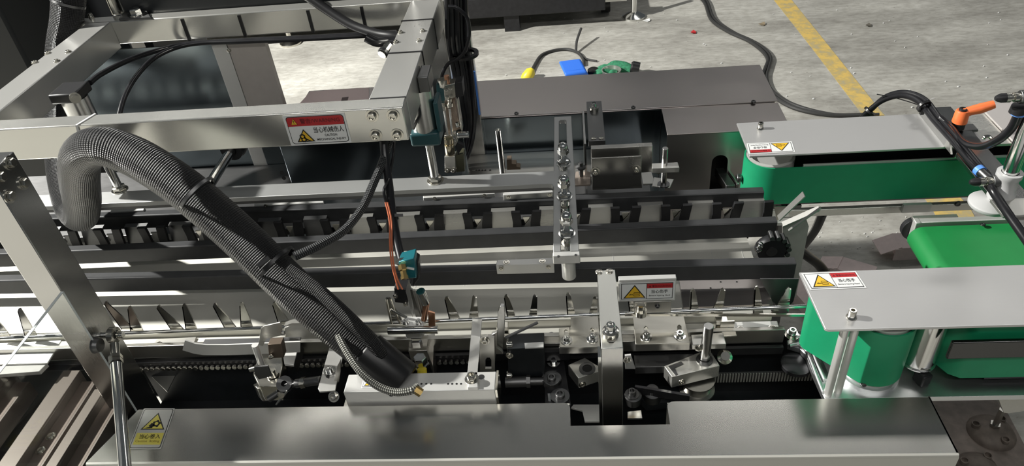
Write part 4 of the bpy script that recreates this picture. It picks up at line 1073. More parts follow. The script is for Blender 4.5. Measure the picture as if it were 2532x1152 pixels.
# ================================================================== side grip belts (far and near) and the middle belt
def belt(path, z0, z1, th, name, mat, parent):
    n = len(path)
    P = [Vector((x, y, 0)) for x, y in path]
    inn = []
    for i in range(n):
        d1 = (P[i] - P[i - 1]).normalized(); d2 = (P[(i + 1) % n] - P[i]).normalized()
        nn = Vector((-d1.y - d2.y, d1.x + d2.x, 0)).normalized()
        inn.append(P[i] + nn * th)
    vs, fs = [], []
    for i in range(n):
        vs += [P[i] + Z1 * z0, P[i] + Z1 * z1, inn[i] + Z1 * z0, inn[i] + Z1 * z1]
    for i in range(n):
        a, b = 4 * i, 4 * ((i + 1) % n)
        fs += [(a, b, b + 1, a + 1), (b + 2, a + 2, a + 3, b + 3), (a + 1, b + 1, b + 3, a + 3), (b, a, a + 2, b + 2)]
    k = MB(); k.add(vs, fs)
    return k.build(name, mat, parent)
def arcp(cx, cy, r, a0, a1, n=12): return [(cx + r * math.cos(math.radians(a0 + (a1 - a0) * i / n)), cy + r * math.sin(math.radians(a0 + (a1 - a0) * i / n))) for i in range(n + 1)]

t = thing('far_side_belt', 'far upright green side belt under a steel cover plate with an upside down hand sticker', 'belt conveyor', (.7, 1.56, .79))
# counter-clockwise seen from above, so that the inner side lies to the left
cy, r = 1.562, .062
path = [(1.9, cy - r)] + arcp(1.9, cy, r, -90, 90, 8)[1:] + arcp(.472, cy, r, 90, 270, 16)
belt(path, .800, .904, .0035, 'green_belt', GREEN, t)
k = MB(); k.lathe((.472, cy, .80), Z1, [(0, .0), (.057, 0), (.057, .105), (.050, .107), (.050, .095), (0, .095)], 32); k.build('end_roller', ALU, t)
k = MB(); k.box(.55, 1.85, cy - .02, cy + r - .006, .80, .935); k.build('inner_body', PIT, t, .002)
k = MB(); k.box(.535, 1.85, cy - r + .0045, cy - r + .009, .80, .908); k.build('slide_strip', ALU, t)
k = MB(); k.slab([(1822, 305), (1824, 302), (2282, 270), (2330, 300), (2500, 338), (1853, 386)], ZP, .004) if False else k.box(.402, .93, 1.489, 1.645, ZP - .005, ZP); k.build('cover_plate', brushed('cover_plate_steel', (.60, .595, .59), .36, (2, 60, 60), .04, metal=.6), t, .0008)
k = MB(); k.box(.99, 2.2, 1.489, 1.68, ZP - .005, ZP); k.build('cover_plate', brushed('pinkish_cover_plate', (.68, .64, .62), .4, (2, 60, 60), metal=.5), t, .0008)
k = MB(); k.box(.93, .99, 1.50, 1.64, ZP - .012, ZP - .006); k.build('joint_plate', STEEL, t)
for px in (.60, .90, 1.2):
    k = MB(); k.cyl((px, cy - .01, .934), (px, cy - .01, ZP - .005), .012, n=14); k.build('stand_off', NICKEL, t)
p = at(1880, 318, z=ZP); k = MB(); k.lathe(p, Z1, [(0, 0), (.0085, 0), (.0070, .004), (.0062, .005), (.0062, .016), (.0055, .017), (.0030, .017), (.0030, .006), (0, .006)], 18); k.build('cap_screw', NICKEL, t)
o = at(1958, 350, z=ZP + .0003); U = at(1846, 355, z=ZP + .0003) - o; Vv = at(1966, 376, z=ZP + .0003) - o
sticker(t, o, U, Vv, 'hand', 'upside down hand warning sticker')
k = MB(); k.box(.44, 1.9, 1.490, 1.502, .765, .785); k.build('lower_rail', STEEL, t, .001)
k = MB(); k.box(.415, .52, 1.470, 1.4895, .755, .765); k.build('side_ledge', ALU, t, .001)
k = MB(); k.box(.78, .845, 1.480, 1.489, .772, .795); k.build('clip_plate', ALU, t)
bolt(t, at(2368, 503, y=1.4895), -Y1, .006, .003, 1.3, GUN)
k = MB(); k.box(.50, 1.9, 1.57, 1.61, .745, .799); k.build('beam', GUN, t)
for x in (.52, 1.6):
    k = MB(); k.box(x, x + .05, 1.565, 1.615, 0, .745); k.build('leg', GUN, t)
k = MB(); k.box(.395, .409, 1.55, 1.57, .835, .85); k.build('bearing_lug', GUN, t, .004)

t = thing('near_side_belt', 'near upright green side belt with front pulley under a wide steel cover plate', 'belt conveyor', (.6, 1.0, .768))
pc_, pr_ = (.541, .985), .056
path = [(1.9, .946), (1.9, 1.068)] + arcp(.452, 1.042, .026, 90, 215, 10)
a0 = 225
path += arcp(pc_[0], pc_[1], pr_, 232, 380, 16) + [(.600, 1.014), (.610, 1.021), (.634, 1.015), (.656, .990), (.672, .957), (.69, .946)]
belt(path, .790, .922, .0035, 'green_belt', GREEN, t)
k = MB(); k.lathe((pc_[0], pc_[1], .79), Z1, [(0, 0), (pr_ - .005, 0), (pr_ - .005, .137), (pr_ - .012, .139), (pr_ - .012, .12), (0, .12)], 32); k.build('pulley', ALU, t)
k = MB(); k.lathe((pc_[0], pc_[1], .768), Z1, [(0, 0), (.056, 0), (.056, .010), (.051, .012), (.051, .016), (.040, .019), (0, .019)], 32); k.build('pulley_flange', CAST, t)
k = MB(); k.lathe((.627, .985, .795), Z1, [(0, 0), (.028, 0), (.031, .002), (.031, .004), (.028, .006), (.028, .15), (0, .15)], 28); k.build('tension_roller', brushed('roller_steel', (.74, .74, .72), .12, (60, 60, 3)), t)
k = MB(); k.obox((.630, .958, .7815), (.010, .004, 0), (-.004, .012, 0), (0, 0, .013)); k.build('roller_block', BLACKM, t, .003)
bolt(t, (pc_[0] - .025, pc_[1] - .047, .788), -Y1, .005, .003, 1.2, GUN)
k = MB(); k.lathe((.452, 1.042, .79), Z1, [(0, 0), (.022, 0), (.022, .134), (0, .134)], 20); k.build('end_roller', ALU, t)
k = MB(); k.box(.640, 1.9, .928, .936, .862, .904); k.build('front_rail', brushed('dark_bar', (.10, .10, .10), .22), t, .002)
k = MB(); k.box(.74, 1.9, .955, 1.055, .775, .92); k.build('inner_body', PIT, t)
k = MB(); k.prism([at(1976, 673, z=ZP), at(2040, 812, z=ZP), at(2050, 815, z=ZP), Vector((2.0, .925, ZP)), Vector((2.0, 1.077, ZP))], (0, 0, -.006)); k.build('cover_plate', bpy.data.materials['cover_plate_steel'], t, .0012)
p = at(2105, 784, z=ZP); k = MB(); k.lathe(p, Z1, [(0, 0), (.0095, 0), (.0080, .004), (.0068, .005), (.0068, .015), (.006, .017), (.0036, .017), (.0036, .006), (0, .006)], 20); k.build('cap_screw', NICKEL, t)
o = at(2004, 717, z=ZP + .0003); sticker(t, o, at(2143, 712, z=ZP + .0003) - o, at(1981, 676, z=ZP + .0003) - o, 'hand', 'hand warning sticker on the near cover plate')
for dx in (0, .020):
    a = at(2048 , 978, z=.768) + Vector((dx, .004 + dx * .3, 0))
    k = MB(); k.cyl(a, Vector((a.x, a.y, ZP - .006)), .0075, n=16); k.build('stand_off', ALU, t)
low = [at(*p, z=.768) for p in ((2040, 986), (2034, 975), (2012, 925), (1994, 880), (1978, 862), (1948, 853), (1945, 828), (1972, 822), (1990, 835))]
low = low + [Vector((.55, 1.06, .768)), Vector((2.0, 1.06, .768)), Vector((2.0, .922, .768))]
k = MB(); k.prism(low, (0, 0, -.012)); k.build('base_plate', CAST, t, .003)
k = MB(); k.tube([at(a, b, z=.772) for a, b in ((1952, 855), (1972, 852), (1990, 862), (2003, 885), (2020, 930), (2036, 970))], .0042, 10, 8); k.build('cast_rib', CAST, t)
k = MB(); k.tube([at(a, b, z=.772) for a, b in ((1962, 833), (1985, 838), (2005, 860), (2022, 900), (2040, 940))], .0042, 10, 8); k.build('cast_rib', CAST, t)
k = MB(); p = at(1957, 833, z=.768); k.lathe(p, Z1, [(0, 0), (.014, 0), (.014, .006), (.010, .006), (.010, .012), (0, .012)], 18); k.build('spacer', NICKEL, t)
bolt(t, p + Z1 * .012, Z1, .0075, .008, 1.4, CHROME)
k = MB(); k.lathe(at(1968, 905, z=.745), Z1, [(0, 0), (.030, 0), (.030, .008), (.026, .010), (0, .010)], 28); k.build('hidden_pulley', BLACKM, t)
k = MB(); k.box(.50, .56, .99, 1.05, 0, .756); k.build('leg', GUN, t)

t = thing('middle_belt', 'flat green belt in the gap between the two side belts with steel side plates', 'belt conveyor', (.8, 1.3, .75))
yb0_, yb1_ = 1.13, 1.388
cz, rr_ = .770, .030
sec = [(1.9, cz + rr_)] + [(.790 + rr_ * math.cos(math.radians(90 + a)), cz + rr_ * math.sin(math.radians(90 + a))) for a in range(0, 181, 15)] + [(1.9, cz - rr_)]
k = MB(); k.prism([(x, yb0_, z) for x, z in sec], (0, yb1_ - yb0_, 0)); k.build('belt', MIDGREEN, t)
pa = at(2272, 562, z=.805); 
k = MB(); k.box(pa.x, 1.9, 1.397, 1.412, .742, .806); k.build('side_plate', ALU, t, .002)
k = MB(); k.box(pa.x - .001, pa.x + .012, 1.225 + .17, 1.4125, .740, .8065); k.build('end_bracket', ALU, t, .002)
k = MB(); k.box(pa.x, pa.x + .10, 1.413, 1.424, .79, .806); k.build('top_clip', STEEL, t, .001)
k = MB(); k.lathe((pa.x + .012, 1.413, .772), Y1, [(0, 0), (.030, 0), (.030, .014), (0, .014)], 28); k.build('end_roller_disc', BLACKM, t, .001)
k = MB(); k.box(pa.x + .012, 1.9, 1.10, 1.125, .742, .80); k.build('side_plate', ALU, t, .002)
bolt(t, at(2430, 556, z=.806), Z1, .005, .002, 1.2, GUN)

# ================================================================== cross bridge with tubes, lever and sensor post
t = thing('cross_bridge', 'long flat polished bar bridging the two side belts toward the viewer', 'bar', (.87, 1.3, ZP))
k = MB(); k.box(.841, .914, .90, 1.655, ZP + .0005, ZP + .010); k.build('bar', brushed('bridge_steel', (.56, .55, .53), .2, (60, 2, 60)), t, .001)
k = MB(); k.box(.838, .8408, 1.44, 1.655, ZP + .0005, ZP + .018); k.build('upright_flange', CHROME, t)
k = MB(); k.prism([(.836, 1.492, ZP + .001), (.836, 1.455, ZP + .001), (.836, 1.485, ZP + .03)], (.002, 0, 0)); k.build('reflection_triangle', STEEL, t)  # added steel triangle in place of the belt's reflection
t = thing('sensor_hose_pair', 'pair of glossy black tubes strapped along the bridge bar and arching to the floor side', 'tube', at(2440, 430, y=1.33))
for d, zz in ((0, 0), (14, 0)):
    pts = [(2130 + d * .3, 292, 1.76), (2150 + d * .4, 272 - d * .2, 1.755), (2185 + d * .5, 247 - d * .6, 1.74), (2230 + d * .6, 236 - d * .5, 1.70), (2272 + d, 252 - d * .4, 1.645), (2310 + d, 298 - d * .3, 1.565), (2360 + d, 354 - d * .2, 1.46), (2402 + d, 404 - d * .2, 1.385), (2428 + d, 432, 1.335)]
    k = MB(); k.tube([at(a, b, y=c) for a, b, c in pts], .0070, 12, 8); k.build('tube', RUBBER, t)
k = MB(); k.tube([at(a, b, y=c) for a, b, c in ((2168, 233, 1.74), (2210, 241, 1.72), (2255, 254, 1.67), (2275, 262, 1.64))], .0014, 6, 6); k.build('tie_tail', BLACK, t)
k = MB(); k.tube([at(a, b, y=c) for a, b, c in ((2280, 258, 1.63), (2300, 246, 1.64), (2312, 243, 1.645))], .0012, 6, 6); k.build('clear_tie_tail', WHITE, t)
for px, py, yy in ((2284, 262, 1.62), (2150, 276, 1.755)):
    p = at(px, py, y=yy); e = Vector((.25, -.8, -.3)) if px > 2200 else Vector((.6, 0, .7))
    k = MB(); k.lathe(p - e * .003, e, [(.010, 0), (.017, 0), (.017, .006), (.010, .006)], 16); k.obox(p + Z1 * -.012, (.004, 0, 0), (0, .004, 0), (0, 0, .010)); k.build('cable_tie', BLACK, t)
a, b = at(2418, 418, y=1.35), at(2446, 444, y=1.315)
k = MB(); k.cyl(a, a + (b - a) * .3, .012, n=20); k.build('blue_collar', PBLUE, t)
k = MB(); k.cyl(a + (b - a) * .3, b, .0105, n=20); k.build('push_fitting', GUN, t)

t = thing('orange_clamp_lever', 'orange clamp lever with a black screw on the bridge bar', 'lever', at(2365, 318, z=ZP))
base = at(2367, 318, z=ZP + .012)
k = MB(); k.lathe(base, Z1, [(0, 0), (.014, 0), (.014, .018), (0, .018)], 20); k.build('black_foot', BLACK, t, .002)
k = MB(); k.lathe(base + Z1 * .018, Z1, [(0, 0), (.0165, 0), (.0150, .026), (.0130, .030), (0, .030)], 22)
top = base + Z1 * .038
e = at(2458, 258, z=(top.z + .022)) 
k.tube([top, top + (e - top) * .25 + Z1 * .002, top + (e - top) * .6, e], [.0125, .0105, .0120, .0095], 12, 6)
k.build('handle', ORANGE, t)
k = MB(); k.lathe(base + Z1 * .048, Z1, [(0, 0), (.009, 0), (.009, .004), (.005, .005), (.004, .002), (0, .002)], 18); k.build('screw', BLACKM, t)
k = MB(); k.obox(base + Vector((.018, .006, -.004)), (.026, 0, 0), (0, .014, 0), (0, 0, .003)); k.build('clamp_plate', GUN, t, .001)
k = MB(); k.tube([at(2432, 343, y=1.50), at(2436, 338, y=1.50), at(2446, 338, y=1.50), at(2456, 350, y=1.49)], .004, 8, 6); k.build('hook', NICKEL, t)

t = thing('sensor_post', 'polished round post in a pale clamp with a brass tipped sensor beside it', 'post', at(2478, 490, z=ZP + .01))
b0 = at(2484, 462, y=1.275); b1 = Vector((b0.x - .001, b0.y, 1.32))
k = MB(); k.cyl(Vector((b0.x, b0.y, ZP + .02)), b1, .0150, n=28); k.build('post', CHROME, t)
k = MB(); k.lathe((b0.x, b0.y, ZP + .0105), Z1, [(0, 0), (.026, 0), (.024, .012), (.021, .016), (.0205, .046), (.0235, .050), (.0235, .060), (.016, .060)], 28); k.build('clamp', LGREY, t)
k = MB(); k.obox((b0.x + .025, b0.y - .045, ZP + .014), (.055, 0, 0), (0, .028, 0), (0, 0, .0035)); k.build('clamp_plate', STEEL, t, .001)
bolt(t, (b0.x + .035, b0.y - .05, ZP + .018), Z1, .008, .009, 1.8, NICKEL)
def sensor(px, py, yy):
    p = at(px, py, y=yy)
    k = MB(); k.cyl(p, p + X1 * .045, .0125, n=18); k.build('sensor_body', GUN, t, .002)
    k = MB(); k.lathe(p, -X1, [(0, 0), (.0085, 0), (.0095, .004), (.0095, .010), (.0065, .011), (.0065, .015), (.009, .016), (.009, .024), (0, .024)], 10); k.build('brass_gland', NICKEL, t)
    k = MB(); k.lathe(p - X1 * .024, -X1, [(0, 0), (.0088, 0), (.0088, .008), (.0068, .014), (.004, .018), (0, .018)], 12); k.build('cable_nut', BLACKM, t)
sensor(2452, 448, 1.275); sensor(2520, 240, 1.275)
k = MB(); k.lathe(at(2522, 262, y=1.275), Vector((-.1, 0, -1)), [(0, 0), (.014, 0), (.014, .014), (0, .014)], 18); k.build('elbow', BLACKM, t)
k = MB(); k.lathe(at(2520, 276, y=1.275), Vector((-.1, 0, -1)), [(0, 0), (.0125, 0), (.0125, .006), (0, .006)], 18); k.build('blue_collar', PBLUE, t)
k = MB(); k.tube([at(a, b, y=c) for a, b, c in ((2519, 280, 1.275), (2500, 318, 1.285), (2465, 348, 1.31), (2425, 362, 1.36), (2385, 352, 1.44), (2355, 318, 1.52), (2325, 290, 1.56))], [.0085, .0085, .0085, .0080, .007, .006, .006], 12, 8); k.build('hose', RUBBER, t)
t = thing('levelling_disc', 'pale round foot disc hanging under the bridge bar beside the sensor post', 'foot disc', at(2450, 505, z=.93))
p = at(2452, 497, z=.93); k = MB(); k.lathe(p, Z1, [(0, -.012), (.040, -.012), (.043, -.008), (.043, -.003), (.040, 0), (.012, .004), (.008, .006), (.008, .018), (0, .018)], 32); k.build('disc', LGREY, t)
t = thing('black_flat_cable', 'black flat cable running from the sensor down over the middle green belt', 'cable', at(2532, 590, y=1.13))
k = MB(); k.tube([at(a, b, y=c) for a, b, c in ((2448, 458, 1.27), (2462, 482, 1.25), (2490, 525, 1.20), (2530, 582, 1.14), (2570, 640, 1.08))], .009, 10, 6); k.build('cable', RUBBER, t)

# ================================================================== right front mechanism
t = thing('offset_post', 'upright square steel post with a worn slotted top arm and a washered screw', 'bracket', (.04, .91, .70))
zt = .941
k = MB()
A4 = [at(*p, z=zt) for p in ((1487, 862), (1541, 858), (1521, 666), (1476, 669))]
hole = [at(*p, z=zt) for p in ((1502, 842), (1502, 800), (1506, 794), (1513, 794), (1518, 800), (1521, 842), (1516, 848), (1507, 848))]
k.prism(A4, (0, 0, -.012), [hole]); k.build('top_arm', brushed('etched_steel', (.66, .66, .62), .34, (30, 8, 30), .1, .05), t, .001)
k = MB(); k.box(A4[0].x, A4[1].x, A4[0].y - .0002, A4[0].y + .012, .68, zt - .0005); k.build('front_post', STEEL_Z, t, .001)
k = MB(); k.box(A4[0].x - .006, A4[0].x - .0005, A4[0].y + .004, A4[0].y + .03, .70, .915); k.build('side_rib', CHROME, t)
for px, py in ((1481, 673), (1507, 671)): bolt(t, at(px, py, z=zt), Z1, .0058, .0015, 1.25, NICKEL)
p = at(1510, 826, z=zt); k = MB(); k.lathe(p, Z1, [(0, 0), (.0150, 0), (.0150, .010), (.013, .011), (0, .011)], 24); k.build('thick_washer', NICKEL, t)
bolt(t, p + Z1 * .011, Z1, .0085, .012, 1.3, CHROME)
t = thing('upright_hand_sign', 'upright steel plate with a hand warning sticker behind the square post', 'sign', (.12, 1.075, .87))
ys = 1.072
a_, b_, c_ = at(1531, 743, y=ys), at(1667, 739, y=ys), at(1668, 686, y=ys)
k = MB(); k.box(a_.x - .001, b_.x + .002, ys, ys + .012, a_.z - .004, at(1600, 690, y=ys).z); k.build('plate', ALU, t, .0012)
sticker(t, a_ + Vector((.0005, -.0003, .0005)), (b_.x - a_.x - .001, 0, 0), (0, 0, at(1600, 697, y=ys).z - a_.z), 'hand', 'hand warning sticker facing the viewer')
k = MB(); k.box(a_.x + .03, b_.x - .005, ys - .002, ys + .02, a_.z - .035, a_.z - .004); k.build('carrier', WORN, t, .001)
k = MB(); k.lathe((a_.x + .042, ys - .01, a_.z - .030), Z1, [(0, 0), (.012, 0), (.012, .012), (.008, .012), (.008, .026), (0, .026)], 18); k.build('carrier_nut', NICKEL, t)  # plain nickel stepped nut
bolt(t, (a_.x + .075, ys - .002, a_.z - .016), -Y1, .004, .003, 1.3, GUN)

def top_plate(label, pts, z, screws, extra=None):
    t = thing('slotted_top_plate', label, 'plate', at(*pts[0], z=z), 'slotted steel top plates')
    hol = []
    for px, py in screws: hol.append([(px - 5, py - 4), (px - 6, py - 24), (px - 2, py - 28), (px + 3, py - 24), (px + 5, py - 4)])
    k = MB(); k.slab(pts, z, .004, hol); k.build('plate', brushed('worn_top_plate', (.62, .60, .54), .33, (14, 14, 14), .08, .04) if 'worn_top_plate' not in bpy.data.materials else bpy.data.materials['worn_top_plate'], t, .0006)
    k = MB(); y = at(*pts[0], z=z).y; xs = [at(*p, z=z).x for p in pts]
    k.box(min(xs), max(xs), y + .002, y + .008, z - .022, z - .0045); k.build('front_flange', WORN, t)
    for px, py in screws: bolt(t, at(px, py, z=z), Z1, .0070, .0085, 1.75, CHROME)
    return t
top_plate('worn steel top plate with two washered screws left of the square post', [(1384, 858), (1382, 812), (1411, 808), (1411, 770), (1478, 766), (1484, 858)], .815, [(1401, 842), (1465, 838)])
top_plate('worn steel top plate with two washered screws right of the square post', [(1572, 851), (1564, 772), (1620, 766), (1686, 760), (1706, 848)], .815, [(1598, 834), (1681, 830)])
t = thing('long_side_bar', 'long worn steel bar running behind both slotted top plates', 'bar', (.2, 1.04, .78))
k = MB(); k.box(-.16, .225, 1.050, 1.062, .765, .800); k.build('bar', WORN, t, .001)
k = MB(); k.box(-.14, -.03, 1.035, 1.048, .765, .79); k.build('dark_pad', BLACKM, t)
k = MB(); k.box(.10, .22, 1.012, 1.045, .745, .765); k.build('lower_bar', GUN, t, .001)
t = thing('pale_screw_block', 'pale aluminium block with two sunk screws left of the near green belt', 'block', at(1880, 845, z=.80))
k = MB(); k.slab([(1820, 822), (1810, 796), (1922, 793), (1930, 819)], .800, .028); k.build('block', ALU, t, .0012)
for px, py in ((1832, 815), (1910, 812)): bolt(t, at(px, py, z=.8), Z1, .0062, .0015, 1.3, NICKEL)
t = thing('rod_holder_clip', 'small slotted clip with one washered screw on the front guide rod', 'clip', at(1795, 830, z=.80))
k = MB(); k.slab([(1776, 832), (1772, 795), (1812, 792), (1822, 830)], .805, .004); k.build('clip', NICKEL, t, .0006)
bolt(t, at(1800, 811, z=.805), Z1, .0065, .006, 1.7, CHROME)
k = MB(); k.box(at(1776, 780, z=.82).x, at(1810, 780, z=.82).x, 1.07, 1.074, .80, .828); k.build('upright_leaf', NICKEL, t)
# dark slotted plate with screws
t = thing('dark_slotted_plate', 'dark upright plate with washered screws and a round end link left of the square post', 'plate', (-.05, .98, .7))
k = MB(); k.slab([(1348, 1002), (1345, 835), (1385, 832), (1412, 1002)], .755, .010); k.build('plate', BLACKM, t, .001)
k = MB(); k.slab([(1362, 852), (1360, 842), (1382, 840), (1382, 854)], .785, .02); k.build('light_block', ALU, t)
bolt(t, at(1364, 836, z=.788), Z1, .0075, .010, 1.7, CHROME)
bolt(t, at(1369, 896, z=.760), Z1, .0075, .007, 1.8, CHROME)
bolt(t, at(1364, 938, z=.768), Z1, .0085, .007, 2.0, GUN)
bolt(t, at(1385, 980, z=.758), Z1, .0095, .008, 2.0, GUN)
k = MB(); k.cyl(at(1250, 945, z=.755), at(1302, 943, z=.755), .011, n=16); k.build('rod_sleeve', GUN, t)
k = MB(); k.cyl(at(1300, 943, z=.755), at(1345, 942, z=.757), .008, n=16); k.lathe(at(1302, 943, z=.755), X1, [(0, 0), (.013, 0), (.013, .008), (0, .008)], 6); k.build('link_rod', GUN, t)
k = MB(); k.lathe(at(1364, 940, z=.757), Z1, [(0, -.006), (.020, -.006), (.020, .006), (0, .006)], 22); k.build('eye', GUN, t)
k = MB(); k.slab([(1356, 992), (1354, 972), (1361, 972), (1362, 992)], .757, .003); k.build('chip', CHROME, t)
t = thing('dark_cover_box', 'dark box with a pale top strip between the pale block and the dark slotted plate', 'box', (-.1, 1.0, .7))
k = MB(); k.wall([(1255, 862), (1345, 858), (1348, 930), (1258, 935)], 1.0, .04); k.build('box', PIT, t, .002)
k = MB(); k.slab([(1298, 860), (1297, 848), (1344, 845), (1344, 858)], at(1300, 860, y=1.0).z + .002, .003); k.build('top_strip', ALU, t)
bolt(t, at(1260, 878, y=.9995), -Y1, .005, .004, 1.5, NICKEL)
# two swivel clamps
def swivel(label, top, z, th, screw, rod=None, ring=None):
    t = thing('swivel_clamp', label, 'clamp', at(*top[0], z=z), 'tilted split clamps')
    k = MB(); k.slab(top, z, th); k.build('body', STEEL, t, .0012)
    y = min(at(*p, z=z).y for p in top)
    if ring:
        p = at(*ring, z=z); k = MB(); k.lathe(p, Z1, [(.010, .0004), (.0165, .0004), (.0165, .002), (.010, .002)], 24); k.build('bore_ring', GUN, t)
        k = MB(); k.cyl(p + Z1 * .0004, p + Z1 * .0008, .0105, n=20); k.build('bore', INK, t)
    return t
sA = swivel('tilted split clamp half hidden behind the square post', [(1430, 935), (1404, 902), (1446, 884), (1482, 906), (1482, 918)], .775, .030, None, ring=(1452, 912))
bolt(sA, at(1440, 950, y=.955), Vector((.3, -.95, 0)), .005, .002, 1.5, NICKEL)
sB = swivel('tilted split clamp holding an upright round pin right of the square post', [(1662, 932), (1642, 905), (1735, 868), (1760, 872), (1780, 904)], .775, .032, None, ring=(1742, 890))
k = MB(); a = at(1742, 888, z=.775); b = Vector((a.x + .002, a.y + .004, .865)); k.cyl(a - Z1 * .01, b, .0100, n=22); k.build('round_pin', STEEL_Z, sB, .001)
bolt(sB, at(1685, 944, y=.955), Vector((.3, -.95, 0)), .005, .002, 1.5, NICKEL)
k = MB(); k.prism([at(*p, z=.7755) for p in ((1670, 928), (1652, 906), (1684, 894), (1690, 900), (1668, 910), (1676, 926))], (0, 0, .001)); k.build('split_line', GUN, sB)
t = thing('pin_clamp_arm', 'flat steel arm with a side screw gripping the upright round pin', 'arm', at(1760, 860, z=.80))
k = MB(); k.slab([(1712, 852), (1708, 828), (1788, 822), (1796, 850)], .812, .014); k.build('arm', STEEL, t, .001)
bolt(t, at(1728, 860, y=1.02), -Y1, .006, .003, 1.4, NICKEL)
k = MB(); k.lathe(at(1791, 884, z=.77), Vector((0, -.5, .85)), [(0, 0), (.015, 0), (.015, .006), (.009, .010), (.009, .014), (0, .014)], 20); k.build('dished_screw', NICKEL, t)
t = thing('timing_belt_drive', 'black toothed belt around a dark pulley deep in the pit at the right', 'belt drive', (.3, .98, .70))
k = MB(); k.lathe(at(1722, 965, z=.70), Z1, [(0, 0), (.030, 0), (.036, .003), (.036, .008), (.028, .010), (.028, .030), (.034, .033), (.034, .036), (0, .036)], 32); k.build('pulley', WORN, t)
k = MB(); k.lathe(at(1612, 985, z=.70), Z1, [(0, 0), (.018, 0), (.018, .02), (.012, .022), (.012, .03), (0, .03)], 24); k.build('idler', GUN, t)
bolt(t, at(1563, 975, z=.735), Z1, .008, .010, 1.8, GUN)
k = MB(); k.lathe(at(1565, 992, z=.715), Z1, [(0, 0), (.017, 0), (.017, .018), (.012, .020), (0, .020)], 24); k.build('idler_base', GUN, t)
ypos = at(1880, 925, z=.72).y
k = MB(); k.box(.17, .47, ypos, ypos + .003, .705, .725)
k.build('belt', plain('toothed_belt_black', (.05, .05, .05), .4), t)
tm = None
for i in range(46):
    x = .20 + i * .0058
    if tm is None:
        k = MB(); k.box(0, .003, -.0028, 0, .700, .724); tm = k.mesh('belt_tooth', plain('tooth_edge', (.22, .22, .20), .4), False)
    ob = bpy.data.objects.new('belt_tooth', tm); COL.objects.link(ob); ob.parent = t; ob.location = Vector((x, ypos, 0)) - wpos(t)
k = MB(); k.slab([(1565, 965), (1640, 955), (1720, 958), (1720, 985), (1600, 1000)], .70, .02); k.build('carrier_plate', PIT, t)
k = MB(); k.bar(at(1570, 962, z=.73), at(1705, 985, z=.73), .006, .02); k.build('belt_run', RUBBER, t)
t = thing('white_folded_bracket', 'bright folded steel bracket in the cover notch under the square post', 'bracket', at(1450, 1030, z=.70))
k = MB(); k.slab([(1412, 1008), (1418, 1000), (1484, 1000), (1484, 1042), (1446, 1042), (1440, 1015)], .70, .004); k.build('sheet', ALU, t)
k = MB(); k.slab([(1552, 1034), (1552, 1018), (1585, 1014), (1588, 1034)], .72, .004); k.build('tab', CHROME, t)
t = thing('small_white_angle', 'small bright angle plate with one screw just right of the square post', 'bracket', at(1560, 900, z=.77))
k = MB(); k.wall([(1545, 880), (1560, 878), (1571, 912), (1546, 912)], 1.0, .004); k.build('plate', ALU, t)
bolt(t, at(1551, 890, y=1.0), -Y1, .0055, .003, 1.5)

# ================================================================== rear centre bracket
t = thing('rear_gripper_bracket', 'dark steel bracket with a long arm and two washered screws behind the rearmost rail', 'bracket', (.1, 1.54, .8))
k = MB(); k.prism([at(*p, z=.955) for p in ((1455, 349), (1497, 347), (1487, 249), (1450, 251))], (0, 0, -.016)); k.build('arm', GUN, t, .001)
for px, py in ((1468, 343), (1487, 342)): bolt(t, at(px, py, z=.955), Z1, .0055, .0015, 1.25, NICKEL)
p = at(1469, 273, z=.955); k = MB(); k.lathe(p, Z1, [(0, 0), (.0125, 0), (.0125, .010), (0, .010)], 20); k.build('collar', NICKEL, t)
bolt(t, p + Z1 * .010, Z1, .0075, .011, 1.3, CHROME)
k = MB(); k.box(at(1447, 275, z=.94).x - .008, at(1447, 275, z=.94).x - .003, 1.60, 1.77, .80, .939); k.build('side_leaf', STEEL_Z, t)
yk = 1.545
L = at(1461, 362, y=yk); Rr = at(1614, 356, y=yk)
k = MB(); k.box(L.x, Rr.x, yk, yk + .016, at(1612, 425, y=yk).z, at(1500, 366, y=yk).z); k.build('back_plate', DARKST, t, .001)
k = MB(); k.slab([(1590, 455), (1586, 428), (1610, 424), (1620, 453)], .855, .004); k.build('ledge', STEEL, t)
yk2 = 1.522
k = MB(); k.wall([(1462, 392), (1586, 386), (1586, 446), (1588, 465), (1464, 470)], yk2, .004); k.build('front_plate', DARKST, t, .0008)
for px, py in ((1472, 424), (1573, 418)): bolt(t, at(px, py, y=yk2), -Y1, .0062, .008, 2.0, NICKEL)
t = thing('upright_pin_holder', 'upright steel pin in a small flat holder right of the dark gripper bracket', 'pin holder', at(1641, 465, y=1.5))
p = at(1645, 366, y=1.51); k = MB(); k.cyl((p.x, p.y, .86), p, .0072, n=18); k.build('pin', STEEL_Z, t, .0008)
k = MB(); k.slab([(1612, 416), (1612, 404), (1676, 401), (1680, 414)], .925, .014); k.build('holder', STEEL, t, .001)
bolt(t, at(1628, 425, y=1.51), -Y1, .0045, .002, 1.3)
k = MB(); k.slab([(1612, 460), (1617, 438), (1666, 443), (1656, 464)], .865, .003); k.build('foot_plate', STEEL, t, .0006)
k = MB(); k.lathe((p.x, p.y, .8655), Z1, [(0, 0), (.015, 0), (.015, .003), (0, .003)], 20); k.build('ring', GUN, t)
t = thing('lone_upright_rod', 'thin upright steel rod with a hollow top before the mirror-like casing front', 'rod', at(1243, 425, y=1.66))
p = at(1231, 321, y=1.66); k = MB(); k.lathe((p.x, p.y, .79), Z1, [(0, 0), (.0085, 0), (.0085, p.z - .79), (.0060, p.z - .79), (.0060, p.z - .80), (0, p.z - .80)], 18); k.build('rod', CHROME, t)
t = thing('small_stepped_block', 'small stepped brown steel block beside the thin upright rod', 'block', at(1270, 425, y=1.66))
